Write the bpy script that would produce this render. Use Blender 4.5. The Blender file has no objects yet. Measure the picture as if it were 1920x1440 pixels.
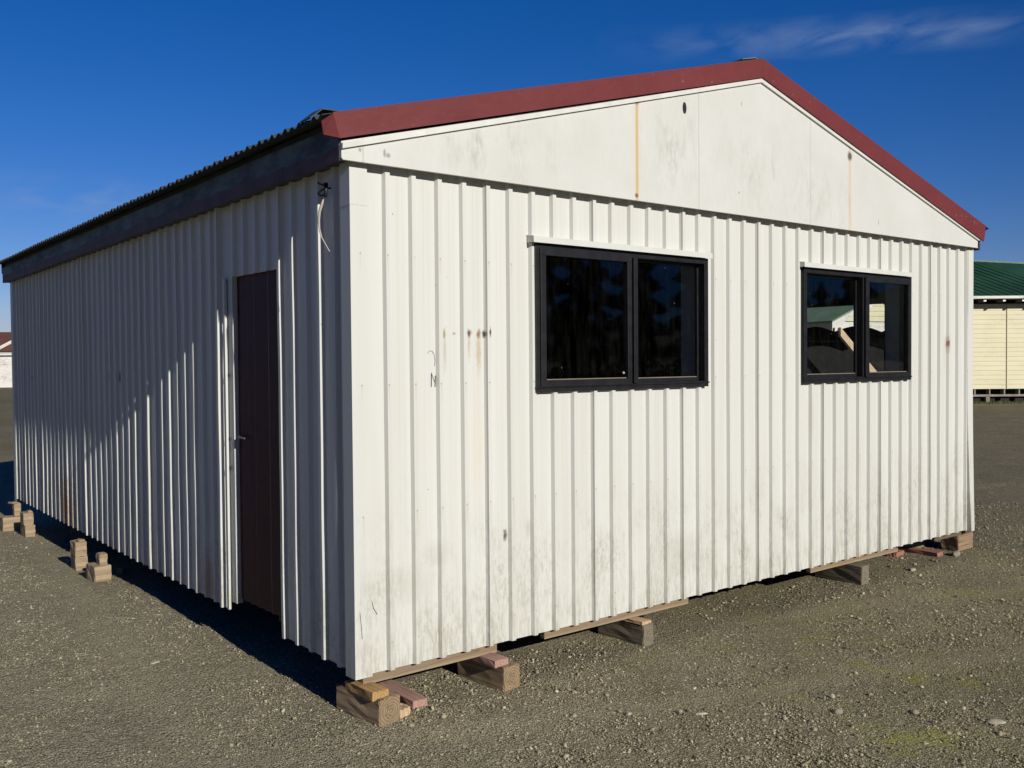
import bpy, bmesh, math, random
import numpy as np
from mathutils import Vector, Matrix
random.seed(7); rng = np.random.default_rng(11)
S = bpy.context.scene
COL = S.collection
pi = math.pi

# ------------------------------------------------------------------ camera
CAM = Vector((-2.7574, -4.9432, 2.138))
R = Vector((0.780546, -0.625046, -0.008097)); U = Vector((0.021368, 0.013733, 0.999677)); F = Vector((0.624733, 0.780467, -0.024075))
cd = bpy.data.cameras.new('camera'); cam = bpy.data.objects.new('camera', cd); COL.objects.link(cam)
cd.sensor_width = 36; cd.lens = 1786.8 * 36 / 1920; cd.clip_end = 6000; cd.clip_start = .05
M = Matrix(((R.x, U.x, -F.x, CAM.x), (R.y, U.y, -F.y, CAM.y), (R.z, U.z, -F.z, CAM.z), (0, 0, 0, 1)))
cam.matrix_world = M
S.camera = cam
# horizontal axes parallel / perpendicular to the view (used to place the far houses)
RH = Vector((R.x, R.y, 0)).normalized(); FH = Vector((F.x, F.y, 0)).normalized()

# ------------------------------------------------------------------ light
SUN = Vector((-.040, -1.0, .42)).normalized()
el = math.asin(SUN.z)
sl = bpy.data.lights.new('sun', 'SUN'); so = bpy.data.objects.new('sun', sl); COL.objects.link(so)
sl.energy = 4.6; sl.angle = math.radians(.53); sl.color = (1, .955, .875)
so.rotation_euler = SUN.to_track_quat('Z', 'Y').to_euler(); so.location = (0, -20, 20)
S.view_settings.view_transform = 'Standard'; S.view_settings.look = 'None'
S.view_settings.exposure = 0; S.view_settings.gamma = 1

# ------------------------------------------------------------------ node helper
class NT:
    def __init__(s, tree): s.t = tree; s.n = tree.nodes; s.l = tree.links
    def link(s, a, b): s.l.new(a, b)
    def put(s, sock, v):
        if isinstance(v, bpy.types.NodeSocket): s.l.new(v, sock)
        else:
            try: sock.default_value = v
            except Exception:
                sock.default_value = (*v, 1.0) if len(v) == 3 else v
    def m(s, op, a, b=0.0, c=None, clamp=False):
        n = s.n.new('ShaderNodeMath'); n.operation = op; n.use_clamp = clamp
        s.put(n.inputs[0], a); s.put(n.inputs[1], b)
        if c is not None: s.put(n.inputs[2], c)
        return n.outputs[0]
    def pos(s):
        if not hasattr(s, '_p'):
            s._p = s.n.new('ShaderNodeNewGeometry').outputs['Position']
        return s._p
    def obj(s): return s.n.new('ShaderNodeTexCoord').outputs['Object']
    def xyz(s, v=None):
        if v is None:
            if not hasattr(s, '_x'):
                n = s.n.new('ShaderNodeSeparateXYZ'); s.l.new(s.pos(), n.inputs[0]); s._x = n.outputs
            return s._x
        n = s.n.new('ShaderNodeSeparateXYZ'); s.l.new(v, n.inputs[0]); return n.outputs
    def comb(s, x, y, z):
        n = s.n.new('ShaderNodeCombineXYZ')
        for i, v in enumerate((x, y, z)): s.put(n.inputs[i], v)
        return n.outputs[0]
    def scale(s, v, sc):
        n = s.n.new('ShaderNodeVectorMath'); n.operation = 'MULTIPLY'; s.l.new(v, n.inputs[0]); n.inputs[1].default_value = sc
        return n.outputs[0]
    def noise(s, v, sc=1, detail=4, rough=.55, dist=0):
        n = s.n.new('ShaderNodeTexNoise'); s.l.new(v, n.inputs['Vector'])
        n.inputs['Scale'].default_value = sc; n.inputs['Detail'].default_value = detail
        n.inputs['Roughness'].default_value = rough; n.inputs['Distortion'].default_value = dist
        return n.outputs['Fac']
    def vor(s, v, sc=1, out='Distance', feat='F1'):
        n = s.n.new('ShaderNodeTexVoronoi'); n.feature = feat; s.l.new(v, n.inputs['Vector']); n.inputs['Scale'].default_value = sc
        return n.outputs[out]
    def rng(s, v, a, b, c=0.0, d=1.0):
        n = s.n.new('ShaderNodeMapRange'); s.put(n.inputs[0], v)
        for i, x in enumerate((a, b, c, d)): n.inputs[i + 1].default_value = x
        return n.outputs[0]
    def mix(s, f, a, b, mode='MIX'):
        n = s.n.new('ShaderNodeMix'); n.data_type = 'RGBA'; n.blend_type = mode
        s.put(n.inputs[0], f); s.put(n.inputs[6], a if isinstance(a, bpy.types.NodeSocket) else (*a, 1)); s.put(n.inputs[7], b if isinstance(b, bpy.types.NodeSocket) else (*b, 1))
        return n.outputs[2]
    def bump(s, h, strength=.3, dist=.01, prev=None):
        n = s.n.new('ShaderNodeBump'); n.inputs['Strength'].default_value = strength; n.inputs['Distance'].default_value = dist
        s.l.new(h, n.inputs['Height'])
        if prev is not None: s.l.new(prev, n.inputs['Normal'])
        return n.outputs[0]
    def spot(s, a, b, ca, cb, ra, rb, soft=.5, wob=None):
        """elliptical mask round (ca, cb) in the coordinates a, b"""
        u = s.m('DIVIDE', s.m('SUBTRACT', a, ca), ra); v = s.m('DIVIDE', s.m('SUBTRACT', b, cb), rb)
        d = s.m('SQRT', s.m('ADD', s.m('MULTIPLY', u, u), s.m('MULTIPLY', v, v)))
        if wob is not None: d = s.m('ADD', d, wob)
        return s.rng(d, 1.0, 1.0 - soft)

def material(name):
    m = bpy.data.materials.new(name); m.use_nodes = True
    nt = NT(m.node_tree); b = m.node_tree.nodes['Principled BSDF']
    return m, nt, b

def simple(name, col, rough=.6, metal=0.0, var=.15, sc=6.0, bump=0.0, bsc=40., spec=.4):
    m, n, b = material(name)
    f = n.noise(n.pos(), sc, 5, .6)
    c = n.mix(n.rng(f, .3, .7), tuple(x * (1 - var) for x in col), tuple(min(1, x * (1 + var)) for x in col))
    n.link(c, b.inputs['Base Color']); b.inputs['Roughness'].default_value = rough; b.inputs['Metallic'].default_value = metal
    b.inputs['Specular IOR Level'].default_value = spec
    if bump: n.link(n.bump(n.noise(n.pos(), bsc, 4), bump, .004), b.inputs['Normal'])
    return m

# ---- painted ribbed steel of the shed (one paint; chalky streaks, mildew low down, rust at fixings)
def mat_cladding():
    m, n, b = material('cladding_paint')
    p = n.pos(); x, y, z = n.xyz()
    base = n.mix(n.rng(n.noise(n.scale(p, (7, 7, .35)), 1, 5, .6), .35, .68), (.602, .608, .572), (.562, .566, .522))
    fine = n.noise(n.scale(p, (60, 60, 1.1)), 1, 3, .6)
    base = n.mix(n.rng(fine, .50, .78, 0, .30), base, (.60, .585, .50))
    # mildew and splash dirt: a band low down, patchy and dragged downwards
    band = n.m('MULTIPLY', n.rng(z, 1.25, .70), n.rng(z, .15, .62, .55, 1))
    patch = n.rng(n.noise(n.scale(p, (3.2, 3.2, 1.6)), 1, 5, .65), .44, .70)
    grit = n.rng(n.noise(n.scale(p, (55, 55, 20)), 1, 4, .75), .44, .66)
    mil = n.m('MULTIPLY', n.m('MULTIPLY', band, patch), n.m('ADD', n.m('MULTIPLY', grit, .75), .12), clamp=True)
    base = n.mix(mil, base, (.30, .295, .225))
    patch2 = n.rng(n.noise(n.scale(p, (1.6, 1.6, .9)), 1, 4, .6), .40, .66)
    base = n.mix(n.m('MULTIPLY', n.m('MULTIPLY', n.rng(z, 1.55, .75), patch2), n.m('MULTIPLY', grit, .34)), base, (.38, .37, .29))
    low = n.m('MULTIPLY', n.rng(z, .62, .28), n.rng(n.noise(n.scale(p, (42, 42, 6)), 1, 4, .7), .47, .66))
    base = n.mix(n.m('MULTIPLY', low, .62), base, (.33, .30, .20))
    fq = n.m('ABSOLUTE', n.m('SUBTRACT', n.m('FRACT', n.m('DIVIDE', n.m('SUBTRACT', x, .0355), .19)), .16))
    chan = n.m('MULTIPLY', n.m('MULTIPLY', n.rng(fq, .30, .15), n.rng(n.noise(n.scale(p, (18, 18, 3.2)), 1, 5, .7), .47, .68)), n.rng(z, 1.35, .3))
    base = n.mix(n.m('MULTIPLY', chan, .55), base, (.29, .28, .205))
    ph = n.m('MULTIPLY', n.m('SUBTRACT', n.m('FRACT', n.m('DIVIDE', n.m('SUBTRACT', x, .0355), .19)), .142), .19)
    zr = n.m('SUBTRACT', n.m('MULTIPLY', n.m('FRACT', n.m('DIVIDE', n.m('SUBTRACT', z, .05), .78)), .78), .39)
    rr = n.m('SQRT', n.m('ADD', n.m('MULTIPLY', ph, ph), n.m('MULTIPLY', zr, zr)))
    on = n.m('MULTIPLY', n.rng(y, .05, .04), n.rng(n.noise(n.scale(p, (3, 3, 3)), 1, 2), .40, .46))
    base = n.mix(n.m('MULTIPLY', n.m('MULTIPLY', n.rng(rr, .0075, .0045), on), .65), base, (.26, .25, .22))
    dr = n.m('MULTIPLY', n.m('MULTIPLY', n.rng(n.m('ABSOLUTE', ph), .007, .002), n.rng(zr, -.16, .0)), n.rng(zr, .004, -.002))
    base = n.mix(n.m('MULTIPLY', n.m('MULTIPLY', dr, on), .30), base, (.40, .35, .25))
    # dark specks / chips
    v = n.vor(n.scale(p, (9, 9, 6)), 1); vv = n.noise(n.scale(p, (4, 4, 4)), 1, 2)
    chip = n.m('MULTIPLY', n.rng(v, .045, .02), n.rng(vv, .50, .56))
    base = n.mix(n.m('MULTIPLY', chip, .8), base, (.14, .125, .10))
    # rust marks on the front wall
    wob = n.m('MULTIPLY', n.m('SUBTRACT', n.noise(n.scale(p, (45, 1, 28)), 1, 4, .7), .5), 1.5)
    fr = n.rng(y, .05, .04)
    for cx, cz, rx, rz, k, c in ((.945, 2.20, .030, .17, .55, (.42, .30, .15)), (.867, 2.235, .018, .11, .5, (.42, .30, .15)), (.675, 2.20, .022, .15, .5, (.36, .33, .26)),
                                 (.862, 2.318, .034, .034, .95, (.13, .07, .03)), (.945, 2.315, .022, .036, .85, (.20, .11, .05)), (.672, 2.315, .02, .04, .8, (.24, .17, .07)),
                                 (.985, 2.315, .016, .03, .95, (.05, .04, .035)), (1.02, 2.325, .012, .04, .95, (.05, .04, .035)), (.75, 2.317, .016, .012, .6, (.2, .13, .07)),
                                 (7.078, 2.28, .05, .11, .6, (.34, .22, .12)), (7.078, 2.29, .025, .035, .8, (.16, .09, .05)), (7.03, 2.12, .03, .2, .3, (.5, .45, .36)),
                                 (.92, 1.6, .07, .55, .22, (.62, .53, .36)), (4.62, 1.62, .05, .3, .2, (.42, .37, .28)), (2.9, .62, .3, .22, .2, (.30, .28, .2)),
                                 (1.15, .98, .022, .05, .95, (.10, .085, .06)), (.6, .93, .16, .1, .22, (.34, .33, .25)), (.42, .75, .2, .16, .2, (.34, .33, .26)), (1.35, 1.0, .03, .08, .3, (.28, .27, .22))):
        base = n.mix(n.m('MULTIPLY', n.m('MULTIPLY', n.spot(x, z, cx, cz, rx, rz, .7, wob), fr), k), base, c)
    # rust bleeding on the long wall
    sd = n.rng(x, .06, .05)
    for cy, cz, ry, rz, k in ((6.6, .5, .35, .5, .75), (2.35, .42, .2, .35, .55), (6.2, .45, .12, .7, .5)):
        base = n.mix(n.m('MULTIPLY', n.m('MULTIPLY', n.spot(y, z, cy, cz, ry, rz, .8, wob), sd), k), base, (.36, .20, .08))
    for cy, cz in ((8.1, 1.97), (7.3, 1.93), (4.9, 2.02), (4.55, 2.02)):
        base = n.mix(n.m('MULTIPLY', n.m('MULTIPLY', n.spot(y, z, cy, cz, .05, .07, .7, wob), sd), .9), base, (.05, .045, .04))
    n.link(base, b.inputs['Base Color'])
    b.inputs['Roughness'].default_value = .5; b.inputs['Specular IOR Level'].default_value = .35
    n.link(n.bump(n.noise(n.scale(p, (14, 14, 1.6)), 1, 3), .10, .004), b.inputs['Normal'])
    return m

def mat_panel():
    m, n, b = material('gable_paint')
    p = n.pos(); x, y, z = n.xyz()
    base = n.mix(n.rng(n.noise(n.scale(p, (2, 2, 2)), 1, 5, .6), .3, .7), (.607, .613, .58), (.557, .563, .522))
    sm = n.rng(n.noise(n.scale(p, (6.5, 6.5, 1.7)), 1, 5, .66), .46, .72)
    zone = n.m('ADD', n.m('ADD', n.spot(x, z, 4.0, 3.65, .95, .42, .9), n.spot(x, z, 1.0, 3.52, .7, .25, .9)), n.m('ADD', n.spot(x, z, 4.95, 3.5, .6, .3, .9), n.spot(x, z, 2.75, 3.75, .45, .45, .9)))
    gr = n.rng(n.noise(n.scale(p, (38, 38, 12)), 1, 4, .7), .36, .66)
    base = n.mix(n.m('MULTIPLY', n.m('MULTIPLY', n.m('MULTIPLY', zone, sm), gr), .95, clamp=True), base, (.34, .335, .30))
    base = n.mix(n.m('MULTIPLY', gr, .07), base, (.34, .335, .30))
    wob = n.m('MULTIPLY', n.m('SUBTRACT', n.noise(n.scale(p, (30, 1, 9)), 1, 3, .6), .5), .8)
    # rust running from the joints of the barge board
    for cx, k, w in ((2.336, 1.0, .019), (5.114, .42, .024)):
        d = n.m('ABSOLUTE', n.m('SUBTRACT', n.m('ADD', x, n.m('MULTIPLY', wob, .005)), cx))
        base = n.mix(n.m('MULTIPLY', n.rng(d, w * 3.2, w * .6), .25 * k), base, (.62, .50, .30))
        base = n.mix(n.m('MULTIPLY', n.m('MULTIPLY', n.rng(d, w, w * .35), n.rng(z, 3.3, 3.42, .75, 1)), .8 * k), base, (.52, .33, .12))
    base = n.mix(n.m('MULTIPLY', n.spot(x, z, 2.336, 4.04, .04, .05, .6, wob), .9), base, (.06, .045, .03))
    base = n.mix(n.m('MULTIPLY', n.spot(x, z, 5.114, 3.98, .05, .05, .6, wob), .9), base, (.06, .05, .04))
    base = n.mix(n.m('MULTIPLY', n.spot(x, z, 2.33, 3.34, .022, .02, .4), .8), base, (.10, .07, .03))
    # sheet joints and nail heads
    for jx in (.055, 3.022, 4.498, 1.54):
        d = n.m('ABSOLUTE', n.m('SUBTRACT', x, jx))
        base = n.mix(n.m('MULTIPLY', n.rng(d, .008, .003), .36 if jx != 1.54 else .08), base, (.30, .29, .26))
    v = n.vor(n.scale(p, (4.2, 0, 4.2)), 1); vv = n.noise(n.scale(p, (2.1, 2, 2.1)), 1, 2)
    base = n.mix(n.m('MULTIPLY', n.m('MULTIPLY', n.rng(v, .055, .028), n.rng(vv, .5, .56)), .65), base, (.20, .19, .16))
    for cx, cz, rx, rz in ((.035, 3.37, .014, .014), (.20, 3.37, .012, .03), (.225, 3.36, .018, .018), (5.6, 3.42, .008, .03), (3.55, 4.2, .010, .022)):
        base = n.mix(n.m('MULTIPLY', n.spot(x, z, cx, cz, rx, rz, .5, wob), .6), base, (.16, .15, .13))
    n.link(base, b.inputs['Base Color']); b.inputs['Roughness'].default_value = .6; b.inputs['Specular IOR Level'].default_value = .3
    n.link(n.bump(n.noise(p, 5, 3), .15, .01), b.inputs['Normal'])
    return m

def mat_red():
    m, n, b = material('barge_red_paint')
    p = n.pos(); x, y, z = n.xyz()
    c = n.mix(n.rng(n.noise(n.scale(p, (2, 2, 2)), 1, 5, .6), .3, .7), (.132, .024, .025), (.160, .032, .033))
    fl = n.rng(n.noise(n.scale(p, (22, 22, 22)), 1, 5, .7), .62, .70)
    far = n.m('ADD', n.spot(x, z, 7.2, 3.6, .5, .2, .9), n.m('ADD', n.spot(x, z, .72, 3.62, .12, .05, .8), .12))
    c = n.mix(n.m('MULTIPLY', n.m('MULTIPLY', fl, far), .8), c, (.55, .50, .46))
    v = n.vor(n.scale(p, (7, 7, 7)), 1); c = n.mix(n.m('MULTIPLY', n.rng(v, .06, .03), .35), c, (.45, .36, .33))
    for jx in (2.336, 5.114, 3.79):
        d = n.m('ABSOLUTE', n.m('SUBTRACT', x, jx)); c = n.mix(n.m('MULTIPLY', n.rng(d, .006, .002), .7), c, (.08, .03, .03))
    n.link(c, b.inputs['Base Color']); b.inputs['Roughness'].default_value = .55; b.inputs['Specular IOR Level'].default_value = .3
    n.link(n.bump(n.noise(n.scale(p, (2.2, 2.2, 5)), 1, 3), .6, .02), b.inputs['Normal'])
    return m

def mat_fascia():
    m, n, b = material('peeling_fascia')
    p = n.pos(); x, y, z = n.xyz()
    edge = n.m('ADD', z, n.m('MULTIPLY', n.m('SUBTRACT', n.noise(n.scale(p, (1, 3.0, 5)), 1, 6, .72), .5), .10))
    edge = n.m('ADD', edge, n.m('MULTIPLY', y, .0055))
    f = n.rng(edge, 3.372, 3.384)
    up = n.mix(n.rng(n.noise(n.scale(p, (3, 2.6, 7)), 1, 5, .65), .35, .65), (.018, .034, .055), (.12, .17, .215))
    lowc = n.mix(n.rng(n.noise(n.scale(p, (3, 6, 3)), 1, 5, .65), .3, .7), (.042, .022, .036), (.105, .072, .085))
    n.link(n.mix(f, lowc, up), b.inputs['Base Color']); b.inputs['Roughness'].default_value = .7
    n.link(n.bump(n.noise(n.scale(p, (3, 7, 14)), 1, 4), .5, .01), b.inputs['Normal'])
    return m

def mat_wood(name, a, c, ring=34., axis='Y', grey=.0, gcol=(.22, .2, .17), lift=0.):
    """sawn timber: rings round the long axis of the object"""
    m, n, b = material(name)
    o = n.obj(); ox, oy, oz = n.xyz(o)
    ax = {'Y': (ox, oz), 'X': (oy, oz), 'Z': (ox, oy)}[axis]
    st = {'Y': (4, .4, 4), 'X': (.4, 4, 4), 'Z': (4, 4, .4)}[axis]
    fst = {'Y': (140, 7, 140), 'X': (7, 140, 140), 'Z': (140, 140, 7)}[axis]
    nz = n.noise(n.scale(o, st), 1, 3, .5)
    d = n.m('SQRT', n.m('ADD', n.m('MULTIPLY', n.m('SUBTRACT', ax[0], .012), n.m('SUBTRACT', ax[0], .012)), n.m('MULTIPLY', n.m('SUBTRACT', ax[1], .085 + lift), n.m('SUBTRACT', ax[1], .085 + lift))))
    rings = n.m('SINE', n.m('MULTIPLY', n.m('ADD', d, n.m('MULTIPLY', nz, .035)), ring * 2 * pi))
    f = n.m('ADD', n.m('MULTIPLY', n.rng(rings, -.8, .9), .75), n.m('MULTIPLY', n.noise(n.scale(o, fst), 1, 4, .65), .4), clamp=True)
    col = n.mix(f, c, a)
    if grey: col = n.mix(n.m('MULTIPLY', n.rng(n.noise(n.pos(), 9, 5, .65), .3, .7), grey), col, gcol)
    ck = n.rng(n.m('ABSOLUTE', n.m('SUBTRACT', n.noise(n.scale(o, tuple(v * 2.2 for v in st)), 1, 2, .5), .5)), .012, .003)
    col = n.mix(n.m('MULTIPLY', ck, .4), col, tuple(v * .3 for v in c))
    dk = n.rng(n.noise(n.pos(), 24, 5, .7), .58, .75)
    col = n.mix(n.m('MULTIPLY', dk, .4), col, tuple(v * .45 for v in c))
    n.link(col, b.inputs['Base Color']); b.inputs['Roughness'].default_value = .85; b.inputs['Specular IOR Level'].default_value = .2
    n.link(n.bump(f, .35, .003), b.inputs['Normal'])
    return m

def mat_ground():
    m, n, b = material('gravel_yard')
    p = n.pos(); x, y, z = n.xyz()
    big = n.noise(p, .35, 4, .55); mid = n.noise(n.scale(p, (1.2, 1.2, 1)), 1, 5, .6)
    c = n.mix(n.rng(mid, .32, .68), (.285, .250, .190), (.395, .350, .272))
    c = n.mix(n.rng(big, .40, .62, 0, .45), c, (.225, .198, .152))
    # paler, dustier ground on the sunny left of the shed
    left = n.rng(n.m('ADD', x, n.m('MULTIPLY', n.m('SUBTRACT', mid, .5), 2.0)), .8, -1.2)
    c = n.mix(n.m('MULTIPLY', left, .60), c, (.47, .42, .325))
    # smooth wheel tracks
    tr = n.noise(n.scale(n.comb(n.m('ADD', n.m('MULTIPLY', x, .55), n.m('MULTIPLY', y, .9)), n.m('SUBTRACT', n.m('MULTIPLY', x, .35), n.m('MULTIPLY', y, .1)), 0), (1.1, .35, 1)), 1, 3, .5)
    trk = n.rng(tr, .56, .66)
    c = n.mix(n.m('MULTIPLY', trk, .45), c, (.36, .315, .24))
    pat = n.noise(n.scale(p, (.62, .85, 1)), 1, 4, .6, .8)
    c = n.mix(n.m('MULTIPLY', n.rng(pat, .54, .66), .5), c, (.43, .385, .30))
    c = n.mix(n.m('MULTIPLY', n.rng(pat, .44, .34), .5), c, (.19, .165, .125))
    def trackmask(cx, sl_, off, wd_):
        dd = n.m('ABSOLUTE', n.m('SUBTRACT', n.m('ADD', n.m('MULTIPLY', x, sl_[0]), n.m('MULTIPLY', y, sl_[1])), n.m('ADD', off, n.m('MULTIPLY', n.m('SUBTRACT', mid, .5), .5))))
        return n.rng(dd, wd_, wd_ * .35)
    tm = n.m('MAXIMUM', n.m('MAXIMUM', trackmask(0, (.33, .944), 1.15, .19), trackmask(0, (.33, .944), -.35, .19)), n.m('MAXIMUM', trackmask(0, (1, -.12), -.95, .22), trackmask(0, (1, -.12), -2.3, .22)))
    c = n.mix(n.m('MULTIPLY', tm, .55), c, (.41, .365, .28))
    # individual pebbles
    dist = n.scale(p, (1, 1, .4))
    vc = n.vor(dist, 85, 'Color'); vx = n.xyz(vc)[0]
    vd = n.vor(dist, 85)
    vc2 = n.xyz(n.vor(dist, 38, 'Color'))[1]; vd2 = n.vor(dist, 38)
    c = n.mix(n.m('MULTIPLY', n.rng(vx, 0, 1, .10, .75), n.m('SUBTRACT', 1, n.m('MULTIPLY', tm, .6))), c, n.mix(n.rng(vx, .55, 1), (.13, .115, .09), (.52, .48, .40)))
    c = n.mix(n.m('MULTIPLY', n.rng(vd, .30, .70), .70), c, (.085, .073, .056))  # dark gaps between pebbles, their shade put into the colour
    c = n.mix(n.m('MULTIPLY', n.rng(vc2, .80, .95), n.rng(vd2, .42, .30)), c, (.52, .48, .41))
    # moss
    mz = n.rng(n.noise(n.scale(p, (1.5, 1.5, 1)), 1, 5, .68), .485, .63)
    mr = n.m('MULTIPLY', n.rng(x, 1.2, 3.4), n.rng(y, 3.5, -.6))
    sp = n.m('ADD', n.spot(x, y, 2.55, -1.88, .42, .30, .9), n.spot(x, y, 2.25, -2.25, .35, .28, .9))
    sp = n.m('ADD', sp, n.m('ADD', n.spot(x, y, 3.2, -1.9, .4, .3, .9), n.m('ADD', n.spot(x, y, 2.35, -1.45, .15, .12, .9), n.spot(x, y, 3.25, -1.35, .2, .15, .9))))
    moss = n.m('MULTIPLY', n.m('ADD', n.m('MULTIPLY', mr, .36), n.m('MULTIPLY', sp, 1.6), clamp=True), mz, clamp=True)
    green = n.mix(n.rng(n.noise(p, 30, 4, .7), .35, .65), (.18, .185, .035), (.35, .36, .06))
    c = n.mix(n.m('MULTIPLY', moss, n.rng(n.noise(p, 55, 4, .7), .35, .6)), c, green)
    fm = n.m('MULTIPLY', n.rng(n.noise(n.scale(p, (.9, .9, 1)), 1, 6, .75), .40, .62), n.rng(n.m('ADD', x, y), 9, 16))
    c = n.mix(n.m('MULTIPLY', fm, .32), c, (.13, .115, .085))
    fs = n.m('MULTIPLY', n.rng(n.noise(n.scale(p, (6, 6, 1)), 1, 3, .7), .60, .70), n.rng(n.m('ADD', x, y), 9, 16))
    c = n.mix(n.m('MULTIPLY', fs, .6), c, (.52, .47, .38))
    # weedy grass verge beside the far house and behind the shed
    vg = n.m('MULTIPLY', n.rng(n.noise(n.scale(p, (.25, .25, 1)), 1, 4, .6), .45, .6), n.rng(y, 9, 18))
    c = n.mix(n.m('MULTIPLY', vg, .5), c, (.13, .13, .045))
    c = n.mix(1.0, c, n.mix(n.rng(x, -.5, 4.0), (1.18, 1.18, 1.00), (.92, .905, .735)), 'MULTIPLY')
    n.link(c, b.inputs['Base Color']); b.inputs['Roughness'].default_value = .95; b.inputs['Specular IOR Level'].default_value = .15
    h = n.m('ADD', n.m('MULTIPLY', n.m('SUBTRACT', 1, vd), n.m('SUBTRACT', 1.0, n.m('MULTIPLY', trk, .5))), n.m('MULTIPLY', n.m('SUBTRACT', 1, vd2), .6))
    n1 = n.bump(n.noise(p, 9, 6, .7), .55, .04)
    n.link(n.bump(h, .8, .012, n1), b.inputs['Normal'])
    return m

def mat_gravel():
    m, n, b = material('gravel_stone')
    g = n.n.new('ShaderNodeNewGeometry'); r = g.outputs['Random Per Island']
    rp = n.n.new('ShaderNodeValToRGB'); n.link(r, rp.inputs[0])
    e = rp.color_ramp.elements; e[0].position = 0; e[0].color = (.15, .13, .10, 1); e[1].position = 1; e[1].color = (.68, .64, .56, 1)
    for pos, c in ((.3, (.25, .218, .168)), (.62, (.335, .297, .232)), (.86, (.42, .38, .305)), (.965, (.53, .49, .42))):
        q = rp.color_ramp.elements.new(pos); q.color = (*c, 1)
    x, y, z = n.xyz()
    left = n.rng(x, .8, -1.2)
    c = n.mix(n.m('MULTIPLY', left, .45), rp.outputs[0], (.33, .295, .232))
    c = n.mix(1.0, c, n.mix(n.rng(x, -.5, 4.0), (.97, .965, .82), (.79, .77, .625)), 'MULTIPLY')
    n.link(c, b.inputs['Base Color']); b.inputs['Roughness'].default_value = .9; b.inputs['Specular IOR Level'].default_value = .2
    return m

def mat_glass(name='window_glass', tint=(.90, .92, .92), k=1.25):
    m, n, b = material(name)
    n.n.remove(b); out = n.n['Material Output']
    fr = n.n.new('ShaderNodeFresnel'); fr.inputs[0].default_value = 1.5
    tr = n.n.new('ShaderNodeBsdfTransparent'); tr.inputs[0].default_value = (*tint, 1)
    gl = n.n.new('ShaderNodeBsdfGlossy'); gl.inputs['Roughness'].default_value = .028; gl.inputs['Color'].default_value = (.9, .93, .95, 1)
    bp = n.bump(n.noise(n.pos(), 2.2, 2), .02, .02); n.link(bp, gl.inputs['Normal'])
    mx = n.n.new('ShaderNodeMixShader'); ge = n.n.new('ShaderNodeNewGeometry'); n.link(n.m('MULTIPLY', n.m('MULTIPLY', fr.outputs[0], k), n.m('SUBTRACT', 1, ge.outputs['Backfacing']), clamp=True), mx.inputs[0]); n.link(tr.outputs[0], mx.inputs[1]); n.link(gl.outputs[0], mx.inputs[2])
    # dust film and bird specks
    p = n.pos(); df = n.n.new('ShaderNodeBsdfDiffuse'); df.inputs[0].default_value = (.6, .58, .52, 1)
    v = n.vor(n.scale(p, (9, 1, 7)), 1); spk = n.m('MULTIPLY', n.rng(v, .05, .025), n.rng(n.noise(n.scale(p, (5, 1, 5)), 1, 2), .48, .54))
    dust = n.rng(n.noise(n.scale(p, (16, 1, 2.5)), 1, 5, .7), .45, .9, .0, .007)
    m2 = n.n.new('ShaderNodeMixShader'); n.link(n.m('ADD', dust, n.m('MULTIPLY', spk, .10), clamp=True), m2.inputs[0]); n.link(mx.outputs[0], m2.inputs[1]); n.link(df.outputs[0], m2.inputs[2])
    n.link(m2.outputs[0], out.inputs[0])
    return m

MC = mat_cladding(); MP = mat_panel(); MR = mat_red(); MF = mat_fascia(); MG = mat_glass()
M_trim = simple('white_trim', (.62, .62, .58), .5, var=.08, sc=9)
M_alu = simple('black_joinery', (.013, .0135, .015), .42, var=.35, sc=14, spec=.35)
M_roof = simple('old_roof_steel', (.055, .064, .066), .6, .0, .35, 5, .2)
M_under = simple('dark_flashing', (.035, .05, .055), .6, var=.4)
M_door = simple('maroon_door_paint', (.060, .011, .012), .5, var=.3, sc=7, bump=.2)
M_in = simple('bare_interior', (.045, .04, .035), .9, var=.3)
M_rev = simple('reveal_paint', (.42, .43, .45), .6, var=.08)
M_black = simple('black_iron', (.02, .022, .025), .5, var=.3)
M_cable = simple('old_cable_sheath', (.42, .37, .33), .6, var=.2)
M_ink = simple('pen_ink', (.015, .015, .02), .6)
M_steel = simple('handle_steel', (.14, .14, .15), .35, .7, var=.2)
M_bear = mat_wood('bearer_timber', (.35, .255, .155), (.20, .14, .085), 34, 'X', .5, (.24, .205, .155), -.05)
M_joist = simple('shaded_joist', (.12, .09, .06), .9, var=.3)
M_blk = mat_wood('weathered_block', (.35, .25, .145), (.155, .105, .06), 58, 'Y', .5, (.215, .175, .12))
M_blkg = mat_wood('grey_block', (.235, .2, .14), (.14, .118, .08), 60, 'Y', .6, (.17, .15, .115))
M_blkb = mat_wood('brown_block', (.33, .225, .14), (.20, .13, .075), 40, 'X', .3, (.25, .19, .13))
M_pk = mat_wood('pink_timber', (.42, .26, .205), (.32, .18, .145), 40, 'Y', .35, (.38, .27, .22), -.06)
M_or = mat_wood('orange_timber', (.46, .29, .12), (.34, .195, .075), 55, 'Y', .2, (.36, .26, .14), -.07)
M_pale = mat_wood('fresh_sawn_timber', (.58, .43, .27), (.46, .31, .18), 50, 'Y', .1, (.5, .4, .27), -.07)
M_ptop = mat_wood('red_stained_timber', (.36, .17, .125), (.25, .10, .075), 40, 'Y', .35, (.30, .19, .15), -.05)
M_stk = mat_wood('dry_block', (.40, .305, .195), (.27, .20, .125), 11, 'X', .35, (.30, .25, .18))

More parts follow.
